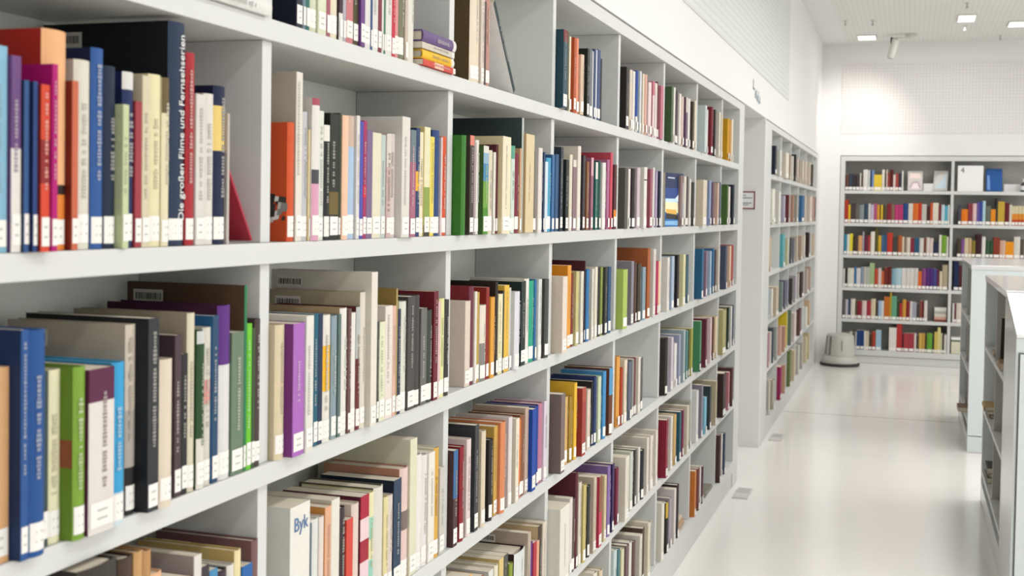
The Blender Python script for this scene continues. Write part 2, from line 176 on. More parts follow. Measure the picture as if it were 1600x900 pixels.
('m',0.0089,3.027,1.222,0.0381,0.2035,0.1398,'DCDAE0','','','','','white book between light grey and black ones, third shelf, third compartment','books on the third shelf of the long bookcase'),
('m',-0.004,3.107,1.222,0.039,0.2259,0.149,'22302C','','','','','black book between two white ones, third shelf, third compartment','books on the third shelf of the long bookcase'),
('m',-0.004,3.1473,1.222,0.0399,0.2308,0.162,'E2DCD4','','','','','white book between black and lime green ones, third shelf, third compartment','books on the third shelf of the long bookcase'),
('m',-0.004,3.19,1.222,0.0439,0.2235,0.1549,'2FA080','','','','','thick lime green book between white and blue ones, third shelf, third compartment','books on the third shelf of the long bookcase'),
('m',0.0044,3.2443,1.222,0.0268,0.2255,0.1445,'DADAD6','','','','','white book between blue and charcoal ones, third shelf, third compartment','books on the third shelf of the long bookcase'),
('m',0.007,3.3044,1.222,0.0355,0.2223,0.1531,'4A4C48','','','','','charcoal book after the white one at row end, third shelf, third compartment','books on the third shelf of the long bookcase'),
('m',0.02,3.4341,1.222,0.0489,0.2245,0.1563,'E2D4C4','','','','','thick cream book beside orange one at row start, third shelf, fourth compartment','books on the third shelf of the long bookcase'),
('m',-0.004,3.5658,1.222,0.0395,0.2516,0.1912,'E09A3A','D88A20','','','','orange book between cream and burgundy ones, third shelf, fourth compartment','books on the third shelf of the long bookcase'),
('m',-0.004,3.6084,1.222,0.0441,0.2244,0.1436,'7A3020','','','','','thick burgundy book between orange and straw yellow ones, third shelf, fourth compartment','books on the third shelf of the long bookcase'),
('m',0.0043,3.6461,1.222,0.0296,0.23,0.1581,'C8BE88','','','','','straw yellow book between burgundy and white ones, third shelf, fourth compartment','books on the third shelf of the long bookcase'),
('m',0.0033,3.7063,1.222,0.0269,0.2276,0.147,'E0DCCC','','','','','white book between straw yellow and dark plum ones, third shelf, fourth compartment','books on the third shelf of the long bookcase'),
('m',0.004,3.7752,1.222,0.0296,0.2308,0.1525,'3A7AB0','','','','','blue book between dark plum and white ones, third shelf, fourth compartment','books on the third shelf of the long bookcase'),
('m',0.0018,3.8354,1.222,0.027,0.2306,0.1611,'D8D4C4','','','','','white book between blue and white ones, third shelf, fourth compartment','books on the third shelf of the long bookcase'),
('m',0.0031,3.8859,1.222,0.027,0.2349,0.153,'E0D8C8','','','','','white book between white and black ones, third shelf, fourth compartment','books on the third shelf of the long bookcase'),
('m',0.0044,4.0073,1.222,0.0331,0.2301,0.1495,'3A3836','','','','','charcoal book between lime green and blue ones, third shelf, fourth compartment','books on the third shelf of the long bookcase'),
('m',0.004,4.0754,1.222,0.0319,0.2275,0.1502,'3A5A80','','','','','blue book after the charcoal one at row end, third shelf, fourth compartment','books on the third shelf of the long bookcase'),
('m',0.02,4.2512,1.222,0.0645,0.2121,0.1551,'A8BE60','','','','','thick lime green book beside grey one at row start, third shelf, fifth compartment','books on the third shelf of the long bookcase'),
('m',0.0056,4.4123,1.222,0.0415,0.2355,0.1534,'8A8490','','','','','grey book between lime green and dark brown ones, third shelf, fifth compartment','books on the third shelf of the long bookcase'),
('m',0.0052,4.5536,1.222,0.0413,0.2207,0.1588,'4A4238','','','','','charcoal book between dark brown and grey blue ones, third shelf, fifth compartment','books on the third shelf of the long bookcase'),
('m',0.0054,4.6399,1.222,0.0429,0.205,0.1446,'8AA0AC','','','','','thick grey blue book between charcoal and rust ones, third shelf, fifth compartment','books on the third shelf of the long bookcase'),
('m',0.0049,4.7279,1.222,0.0415,0.2754,0.1789,'A86038','','','','','tall rust book between grey blue and white ones, third shelf, fifth compartment','books on the third shelf of the long bookcase'),
('m',0.006,4.8151,1.222,0.0444,0.2706,0.1892,'DCD4CC','','','','','tall thick white book between rust and magenta ones, third shelf, fifth compartment','books on the third shelf of the long bookcase'),
('m',0.0093,5.0942,1.222,0.0439,0.2284,0.1526,'E2DCD4','','','','','thick white book beside pale blue one at row start, third shelf, sixth compartment','books on the third shelf of the long bookcase'),
('m',0.0114,5.2092,1.222,0.0435,0.2302,0.1513,'A8B8CC','','','','','thick pale blue book between white and black ones, third shelf, sixth compartment','books on the third shelf of the long bookcase'),
('m',0.02,5.439,1.222,0.0434,0.2313,0.1572,'D8D4A8','','','','','thick ivory book between black and blue ones, third shelf, sixth compartment','books on the third shelf of the long bookcase'),
('m',0.02,5.9217,1.222,0.0474,0.2456,0.1742,'2A6488','','','','','thick blue book beside mauve one at row start, third shelf, seventh compartment','books on the third shelf of the long bookcase'),
('m',0.02,1.2837,0.866,0.0793,0.316,0.215,'3A3430','','','','','tall thick charcoal book beside dark brown one at row start, fourth shelf, first compartment','books on the fourth shelf of the long bookcase'),
('m',-0.004,1.3732,0.866,0.0317,0.2993,0.1962,'4A3A30','','','','','tall dark brown book between charcoal and tan ones, fourth shelf, first compartment','books on the fourth shelf of the long bookcase'),
('m',-0.004,1.3995,0.866,0.0194,0.3005,0.215,'C49A68','','','','','tall tan book between dark brown and rust ones, fourth shelf, first compartment','books on the fourth shelf of the long bookcase'),
('m',-0.004,1.4193,0.866,0.0185,0.2966,0.19,'B88C5C','','','','','tall rust book between tan and peach ones, fourth shelf, first compartment','books on the fourth shelf of the long bookcase'),
('m',-0.004,1.4424,0.866,0.0261,0.2601,0.1805,'EAB890','','','','','peach book between rust and magenta ones, fourth shelf, first compartment','books on the fourth shelf of the long bookcase'),
('m',0.02,1.474,0.866,0.0356,0.2441,0.1673,'6A2840','','','n','','magenta book between peach and white ones, fourth shelf, first compartment','books on the fourth shelf of the long bookcase'),
('m',-0.0029,1.54,0.866,0.0199,0.2586,0.1965,'DDD8D0','B8B0A8','','','','white book with light grey cover between magenta and charcoal ones, fourth shelf, first compartment','books on the fourth shelf of the long bookcase'),
('m',-0.004,1.5618,0.866,0.022,0.2363,0.1702,'3A3236','','','','','charcoal book between white and sky blue ones, fourth shelf, first compartment','books on the fourth shelf of the long bookcase'),
('m',-0.004,1.5849,0.866,0.0227,0.2248,0.1603,'4A88B4','','','','','sky blue book between two charcoal ones, fourth shelf, first compartment','books on the fourth shelf of the long bookcase'),
('m',-0.004,1.6113,0.866,0.0286,0.2159,0.1516,'3A3038','','','','','charcoal book between sky blue and white ones, fourth shelf, first compartment','books on the fourth shelf of the long bookcase'),
('m',-0.004,1.6367,0.866,0.0205,0.2175,0.1607,'DCD8D0','','','','','white book between charcoal and ivory ones, fourth shelf, first compartment','books on the fourth shelf of the long bookcase'),
('m',-0.004,1.6573,0.866,0.0192,0.2351,0.1787,'E6D8A8','C8AE70','','','','ivory book with straw yellow cover between white and blue ones, fourth shelf, first compartment','books on the fourth shelf of the long bookcase'),
('m',-0.004,1.6832,0.866,0.0309,0.2049,0.132,'2A64A8','','','','','blue book between ivory and taupe ones, fourth shelf, first compartment','books on the fourth shelf of the long bookcase'),
('m',-0.004,1.7096,0.866,0.0203,0.2374,0.1804,'7A5A58','7A5A5C','','s','','taupe book after the blue one at row end, fourth shelf, first compartment','books on the fourth shelf of the long bookcase'),
('m',-0.004,1.8573,0.866,0.0708,0.2619,0.1712,'E4E2DA','','','n','BYK','thick white box volume with blue handwritten-style letters, fourth shelf, at compartment start','books on the fourth shelf of the long bookcase'),
('m',-0.004,1.897,0.866,0.0071,0.2193,0.146,'5A6A7A','','','','','slim blue book between two white ones, fourth shelf, second compartment','books on the fourth shelf of the long bookcase'),
('m',-0.004,1.9165,0.866,0.0302,0.2223,0.1544,'DCDCD8','','','','','white book between blue and white ones, fourth shelf, second compartment','books on the fourth shelf of the long bookcase'),
('m',-0.004,1.9414,0.866,0.018,0.2207,0.1592,'E0D4CC','','','','','white book between white and peach ones, fourth shelf, second compartment','books on the fourth shelf of the long bookcase'),
('m',-0.004,1.9634,0.866,0.0244,0.2339,0.1777,'DDA888','C88A48','','','','peach book with orange cover between two white ones, fourth shelf, second compartment','books on the fourth shelf of the long bookcase'),
('m',-0.004,1.9927,0.866,0.0325,0.241,0.1832,'E0DCD0','C8C4B4','','','','white book with light grey cover between peach and charcoal ones, fourth shelf, second compartment','books on the fourth shelf of the long bookcase'),
('m',-0.004,2.024,0.866,0.0284,0.218,0.1468,'3A3034','','','','','charcoal book between white and red ones, fourth shelf, second compartment','books on the fourth shelf of the long bookcase'),
('m',-0.004,2.0529,0.866,0.0279,0.1903,0.1384,'D0483C','','','','','red book between charcoal and cream ones, fourth shelf, second compartment','books on the fourth shelf of the long bookcase'),
('m',-0.004,2.0833,0.866,0.0313,0.2123,0.1558,'E0CCC0','','','','','cream book between two red ones, fourth shelf, second compartment','books on the fourth shelf of the long bookcase'),
('m',-0.004,2.1188,0.866,0.0379,0.2202,0.1673,'A82038','5A2030','.2:E6CCD0,.39:A02034,.58:E6CCD0,.78:A82038','','','red book with pale pink panel between cream and ivory ones, fourth shelf, second compartment','books on the fourth shelf of the long bookcase'),
('m',-0.004,2.153,0.866,0.0291,0.2186,0.1608,'E2DDB0','','.22:A0D0B8,.42:E2DDB0,.6:98CCB8,.78:E2DDB0','','','ivory book with pale green panel between red and white ones, fourth shelf, second compartment','books on the fourth shelf of the long bookcase'),
('m',-0.004,2.1907,0.866,0.0447,0.2216,0.1684,'D8D4CC','5A5648','','','','thick white book with charcoal cover between two ivory ones, fourth shelf, second compartment','books on the fourth shelf of the long bookcase'),
('m',-0.004,2.2241,0.866,0.0203,0.1945,0.1254,'E0D4A0','','','','','ivory book between two white ones, fourth shelf, second compartment','books on the fourth shelf of the long bookcase'),
('m',-0.004,2.2454,0.866,0.0207,0.1935,0.1399,'D8CCC4','','','','','white book between ivory and navy ones, fourth shelf, second compartment','books on the fourth shelf of the long bookcase'),
('m',-0.004,2.2759,0.866,0.0386,0.2187,0.1662,'2A3E56','1E2A38','','','','navy book between white and cream ones, fourth shelf, second compartment','books on the fourth shelf of the long bookcase'),
('m',-0.004,2.3176,0.866,0.0432,0.2341,0.1779,'E0C4BC','B08068','.38:7A6A64,.55:E0C4BC','','','thick cream book with taupe panel between navy and ivory ones, fourth shelf, second compartment','books on the fourth shelf of the long bookcase'),
('m',-0.004,2.3581,0.866,0.0362,0.2878,0.215,'D8D8BC','CFCBB4','','s','','tall ivory book between cream and white ones, fourth shelf, second compartment','books on the fourth shelf of the long bookcase'),
('m',-0.004,2.3939,0.866,0.0338,0.2477,0.1716,'E4E0DA','','','','','white book between ivory and white ones, fourth shelf, second compartment','books on the fourth shelf of the long bookcase'),
('m',-0.004,2.4272,0.866,0.0312,0.2412,0.1605,'E0DCD8','','','','','white book between two white ones, fourth shelf, second compartment','books on the fourth shelf of the long bookcase'),
('m',-0.004,2.4615,0.866,0.0357,0.2402,0.1773,'E4E0D6','','','','','white book between white and orange ones, fourth shelf, second compartment','books on the fourth shelf of the long bookcase'),
('m',-0.004,2.4956,0.866,0.031,0.2438,0.1853,'D8A84A','E0DCC8','','','','orange book with white cover between white and light grey ones, fourth shelf, second compartment','books on the fourth shelf of the long bookcase'),
('m',-0.004,2.5258,0.866,0.0279,0.1939,0.1287,'C8C4BC','','','','','light grey book after the orange one at row end, fourth shelf, second compartment','books on the fourth shelf of the long bookcase'),
('m',0.0037,2.59,0.866,0.0269,0.2218,0.1565,'4A3030','','0:3A6A9A,.5:4A3030','','','dark brown book beside burgundy one at row start, fourth shelf, third compartment','books on the fourth shelf of the long bookcase'),
('m',0.0035,2.6383,0.866,0.0269,0.2215,0.156,'8A2430','','','','','burgundy book between dark brown and white ones, fourth shelf, third compartment','books on the fourth shelf of the long bookcase'),
('m',0.0032,2.6863,0.866,0.0269,0.2307,0.1595,'E2D0CC','','','','','white book between burgundy and charcoal ones, fourth shelf, third compartment','books on the fourth shelf of the long bookcase'),
('m',0.0029,2.7339,0.866,0.0269,0.2564,0.1744,'3A3C40','','','','','charcoal book between white and cream ones, fourth shelf, third compartment','books on the fourth shelf of the long bookcase'),
('m',0.0066,2.7819,0.866,0.0287,0.2343,0.1549,'D8CAB0','','','','','cream book between charcoal and black ones, fourth shelf, third compartment','books on the fourth shelf of the long bookcase'),
('m',0.0047,2.841,0.866,0.0268,0.2031,0.1302,'2C2A28','','','','','black book between cream and yellow ones, fourth shelf, third compartment','books on the fourth shelf of the long bookcase'),
('m',-0.004,2.8945,0.866,0.0277,0.2269,0.1566,'C8A050','','','','','yellow book between black and orange ones, fourth shelf, third compartment','books on the fourth shelf of the long bookcase'),
('m',0.0084,2.9267,0.866,0.0352,0.2331,0.1548,'D8885C','','','','','orange book between yellow and white ones, fourth shelf, third compartment','books on the fourth shelf of the long bookcase'),
('m',0.0044,2.9961,0.866,0.0268,0.2342,0.1519,'DCD4D4','','','','','white book between orange and ivory ones, fourth shelf, third compartment','books on the fourth shelf of the long bookcase'),
('m',0.004,3.0498,0.866,0.0269,0.2219,0.1551,'E6DCC8','','','','','ivory book between white and orange ones, fourth shelf, third compartment','books on the fourth shelf of the long bookcase'),
('m',-0.004,3.1243,0.866,0.0322,0.2204,0.154,'8A5A40','','','','','brown book between orange and cream ones, fourth shelf, third compartment','books on the fourth shelf of the long bookcase'),
('m',-0.004,3.1562,0.866,0.03,0.2348,0.1511,'C0A898','','','','','cream book between brown and blue ones, fourth shelf, third compartment','books on the fourth shelf of the long bookcase'),
('m',0.0071,3.1894,0.866,0.0347,0.2267,0.1481,'2048A0','','','','','blue book between cream and blue ones, fourth shelf, third compartment','books on the fourth shelf of the long bookcase'),
('m',-0.004,3.2936,0.866,0.0388,0.2262,0.1484,'B87890','','','','','rose pink book between blue and white ones, fourth shelf, third compartment','books on the fourth shelf of the long bookcase'),
('m',0.0016,3.3273,0.866,0.027,0.229,0.1532,'D8CCD8','','','','','white book after the rose pink one at row end, fourth shelf, third compartment','books on the fourth shelf of the long bookcase'),
('m',0.0193,3.4396,0.866,0.0425,0.2345,0.1634,'7A6A66','','','','','thick taupe book beside tan one at row start, fourth shelf, fourth compartment','books on the fourth shelf of the long bookcase'),
('m',-0.004,3.5664,0.866,0.0413,0.2064,0.1466,'D8B070','','','','','tan book between taupe and olive ones, fourth shelf, fourth compartment','books on the fourth shelf of the long bookcase'),
('m',0.0011,3.6014,0.866,0.027,0.2038,0.1467,'A08030','','','','','olive book between tan and yellow ones, fourth shelf, fourth compartment','books on the fourth shelf of the long bookcase'),
('m',0.0034,3.648,0.866,0.0269,0.239,0.1721,'E8B83A','','','','','yellow book between olive and red ones, fourth shelf, fourth compartment','books on the fourth shelf of the long bookcase'),
('m',0.0114,3.7119,0.866,0.0438,0.2159,0.14,'A04038','','0:B05040,.2:A04038','','','thick red book between yellow and cream ones, fourth shelf, fourth compartment','books on the fourth shelf of the long bookcase'),
('m',0.0053,3.8114,0.866,0.0349,0.1973,0.1394,'D8C8B8','','','','','cream book between red and black ones, fourth shelf, fourth compartment','books on the fourth shelf of the long bookcase'),
('m',0.0027,3.9006,0.866,0.0269,0.2266,0.1542,'2A3A68','','','','','blue book between black and pale green ones, fourth shelf, fourth compartment','books on the fourth shelf of the long bookcase'),
('m',0.004,3.9573,0.866,0.0312,0.2211,0.1524,'C8D4B4','','','','','pale green book between blue and sky blue ones, fourth shelf, fourth compartment','books on the fourth shelf of the long bookcase'),
('m',0.0047,4.0238,0.866,0.0345,0.2301,0.1551,'4A90C4','','','','','sky blue book between pale green and brown ones, fourth shelf, fourth compartment','books on the fourth shelf of the long bookcase'),
('m',0.0095,4.1001,0.866,0.044,0.2329,0.1678,'6A4030','','0:5A9AC8,.4:6A4030','','','thick brown book after the sky blue one at row end, fourth shelf, fourth compartment','books on the fourth shelf of the long bookcase'),
('m',0.0044,4.3496,0.866,0.0361,0.2324,0.1511,'E2D4BC','','','','','cream book between rust and grey blue ones, fourth shelf, fifth compartment','books on the fourth shelf of the long bookcase'),
('m',0.0138,5.0851,0.866,0.0431,0.2452,0.1734,'3A3430','','','','','thick charcoal book beside light grey one at row start, fourth shelf, sixth compartment','books on the fourth shelf of the long bookcase'),
('m',0.0083,5.2239,0.866,0.0441,0.2331,0.1683,'C8C0CC','','','','','thick light grey book between charcoal and white ones, fourth shelf, sixth compartment','books on the fourth shelf of the long bookcase'),
('m',0.0094,5.5161,0.866,0.0439,0.2401,0.1744,'A0B0B4','','','','','thick pale teal book between grey blue and teal ones, fourth shelf, sixth compartment','books on the fourth shelf of the long bookcase'),
('m',0.0172,5.9202,0.866,0.042,0.2483,0.1644,'4A8A60','','.8:2A2E4A','','','green book with navy panel beside plum one at row start, fourth shelf, seventh compartment','books on the fourth shelf of the long bookcase'),
('m',0.0182,6.0937,0.866,0.0416,0.2472,0.1647,'6A3040','','','','','plum book between green and white ones, fourth shelf, seventh compartment','books on the fourth shelf of the long bookcase'),
('m',0.02,6.7387,0.866,0.1243,0.2462,0.1761,'B0A878','','','','','thick straw yellow book beside dark green one at row start, fourth shelf, eighth compartment','books on the fourth shelf of the long bookcase'),
('m',0.02,2.6273,0.515,0.0768,0.2693,0.1877,'E0B070','','','','','tall thick orange book beside burgundy one at row start, fifth shelf, third compartment','books on the fifth shelf of the long bookcase'),
('m',0.0112,2.7536,0.515,0.0405,0.2363,0.1521,'8A5040','','','','','burgundy book between orange and white ones, fifth shelf, third compartment','books on the fifth shelf of the long bookcase'),
('m',0.0085,2.8354,0.515,0.0343,0.2283,0.1529,'DADAD4','','','','','white book between burgundy and ivory ones, fifth shelf, third compartment','books on the fifth shelf of the long bookcase'),
('m',0.0023,2.9035,0.515,0.027,0.222,0.1521,'E6DEC8','','','','','ivory book between white and straw yellow ones, fifth shelf, third compartment','books on the fifth shelf of the long bookcase'),
('m',-0.004,2.9544,0.515,0.0353,0.2248,0.158,'D8C080','','','','','straw yellow book between ivory and charcoal ones, fifth shelf, third compartment','books on the fifth shelf of the long bookcase'),
('m',-0.004,2.9909,0.515,0.0362,0.2244,0.1536,'4A4A44','','','','','charcoal book between straw yellow and lime green ones, fifth shelf, third compartment','books on the fifth shelf of the long bookcase'),
('m',0.0034,3.0233,0.515,0.0269,0.194,0.1382,'8A9A3A','','','','','lime green book between charcoal and white ones, fifth shelf, third compartment','books on the fifth shelf of the long bookcase'),
('m',0.0014,3.1082,0.515,0.0954,0.2052,0.156,'D8DCD8','3A2828','','s','','thick white book between lime green and cream ones, fifth shelf, third compartment','books on the fifth shelf of the long bookcase'),
('m',0.0045,3.1701,0.515,0.0268,0.2393,0.1621,'B8A898','','','s','','cream book between white and purple ones, fifth shelf, third compartment','books on the fifth shelf of the long bookcase'),
('m',-0.004,3.3098,0.515,0.0324,0.2229,0.1694,'4A4238','C8B088','','','','charcoal book with tan cover between peach and cream ones, fifth shelf, third compartment','books on the fifth shelf of the long bookcase'),
('m',-0.004,3.3433,0.515,0.033,0.2256,0.1608,'D8CCBC','','','','','cream book after the charcoal one at row end, fifth shelf, third compartment','books on the fifth shelf of the long bookcase'),
('m',0.028,3.4477,0.515,0.1023,0.2516,0.1775,'E2DED2','','','','','thick white book beside white one at row start, fifth shelf, fourth compartment','books on the fifth shelf of the long bookcase'),
('m',0.004,3.6426,0.515,0.0437,0.2281,0.1676,'5A5048','','','','','thick dark brown book between white and burgundy ones, fifth shelf, fourth compartment','books on the fifth shelf of the long bookcase'),
('m',0.0088,3.7052,0.515,0.0269,0.2677,0.1805,'DAD2C4','','','','','tall white book between burgundy and straw yellow ones, fifth shelf, fourth compartment','books on the fifth shelf of the long bookcase'),
('m',0.0123,3.7531,0.515,0.0302,0.2496,0.1608,'C8B878','','','','','straw yellow book between white and charcoal ones, fifth shelf, fourth compartment','books on the fifth shelf of the long bookcase'),
('m',0.0094,3.8147,0.515,0.0268,0.2331,0.1638,'3A3A34','','','','','charcoal book between straw yellow and cream ones, fifth shelf, fourth compartment','books on the fifth shelf of the long bookcase'),
('m',0.0136,3.8683,0.515,0.0361,0.2521,0.169,'C8B8A4','','','','','cream book between charcoal and red ones, fifth shelf, fourth compartment','books on the fifth shelf of the long bookcase'),
('m',0.0138,3.9446,0.515,0.0375,0.2381,0.1706,'C04058','','0:8A5A40,.5:C04058','','','red book with brown panel between cream and ivory ones, fifth shelf, fourth compartment','books on the fifth shelf of the long bookcase'),
('m',0.0117,4.0195,0.515,0.0302,0.2255,0.1618,'D8C8A0','','','','','ivory book between red and purple ones, fifth shelf, fourth compartment','books on the fifth shelf of the long bookcase'),
('m',0.0118,4.0832,0.515,0.0311,0.2463,0.1669,'8A70A8','','','','','purple book between ivory and purple ones, fifth shelf, fourth compartment','books on the fifth shelf of the long bookcase'),
('m',0.02,4.3203,0.515,0.0579,0.2346,0.1705,'E2DCCC','','','','','thick white book between magenta and light grey ones, fifth shelf, fifth compartment','books on the fifth shelf of the long bookcase'),
('m',0.0046,4.478,0.515,0.0378,0.2219,0.1565,'C8CCC0','','','','','light grey book between white and charcoal ones, fifth shelf, fifth compartment','books on the fifth shelf of the long bookcase'),
('m',0.0056,4.6738,0.515,0.0441,0.1927,0.1394,'2A2E34','','','','','thick black book between two white ones, fifth shelf, fifth compartment','books on the fifth shelf of the long bookcase'),
('m',0.0078,4.8419,0.515,0.0442,0.223,0.1443,'E0D8CE','','','','','thick white book between two white ones, fifth shelf, fifth compartment','books on the fifth shelf of the long bookcase'),
('m',0.0183,5.0899,0.515,0.042,0.2471,0.1794,'8A2438','','','','','burgundy book beside white one at row start, fifth shelf, sixth compartment','books on the fifth shelf of the long bookcase'),
('m',0.0079,5.2528,0.515,0.0441,0.2356,0.16,'E0D8D0','','','','','thick white book between burgundy and tan ones, fifth shelf, sixth compartment','books on the fifth shelf of the long bookcase'),
('m',0.0115,5.9259,0.515,0.0434,0.2586,0.1758,'DCDCDC','','','','','thick white book beside grey one at row start, fifth shelf, seventh compartment','books on the fifth shelf of the long bookcase'),
('m',0.0195,6.4606,0.515,0.041,0.2367,0.1749,'C0B498','','','','','ivory book after the charcoal one at row end, fifth shelf, seventh compartment','books on the fifth shelf of the long bookcase'),
('m',0.02,6.7525,0.515,0.0991,0.2444,0.1577,'3A2A28','','','','','thick dark brown book beside pink one at row start, fifth shelf, eighth compartment','books on the fifth shelf of the long bookcase'),
('m',0.0135,3.9087,0.158,0.0434,0.281,0.1881,'E0D8C8','','','','','tall thick white book beside ivory one at row start, bottom shelf, fourth compartment','books on the bottom shelf of the long bookcase'),
('m',0.0051,4.0203,0.158,0.0358,0.2568,0.1735,'D8C8A8','','','','','ivory book after the white one at row end, bottom shelf, fourth compartment','books on the bottom shelf of the long bookcase'),
('m',0.0048,4.2348,0.158,0.0364,0.2696,0.194,'C8D4D4','','','','','tall white book beside teal one at row start, bottom shelf, fifth compartment','books on the bottom shelf of the long bookcase'),
('m',0.0044,4.3565,0.158,0.0359,0.2424,0.1772,'D8D4B0','','','','','ivory book between teal and taupe ones, bottom shelf, fifth compartment','books on the bottom shelf of the long bookcase'),
('m',0.0057,4.434,0.158,0.0424,0.236,0.1652,'7A6468','','','','','thick taupe book between ivory and white ones, bottom shelf, fifth compartment','books on the bottom shelf of the long bookcase'),
('m',0.0116,4.6254,0.158,0.0436,0.2264,0.1518,'DAD4C8','','','','','thick white book between taupe and dark brown ones, bottom shelf, fifth compartment','books on the bottom shelf of the long bookcase'),
('m',0.0168,4.7816,0.158,0.0425,0.2399,0.1587,'DCD4C0','','','','','thick ivory book after the dark brown one at row end, bottom shelf, fifth compartment','books on the bottom shelf of the long bookcase'),
('m',0.0123,5.086,0.158,0.0434,0.2508,0.1677,'E0DCD0','','','','','thick white book beside black one at row start, bottom shelf, sixth compartment','books on the bottom shelf of the long bookcase'),
('s',0.02,9.9425,0.158,0.1383,0.2663,0.1884,'9A2A5A','','','','','tall thick magenta book between stone grey and peach ones, bottom shelf, far side bookcase','books on the bottom shelf of the far side bookcase')]
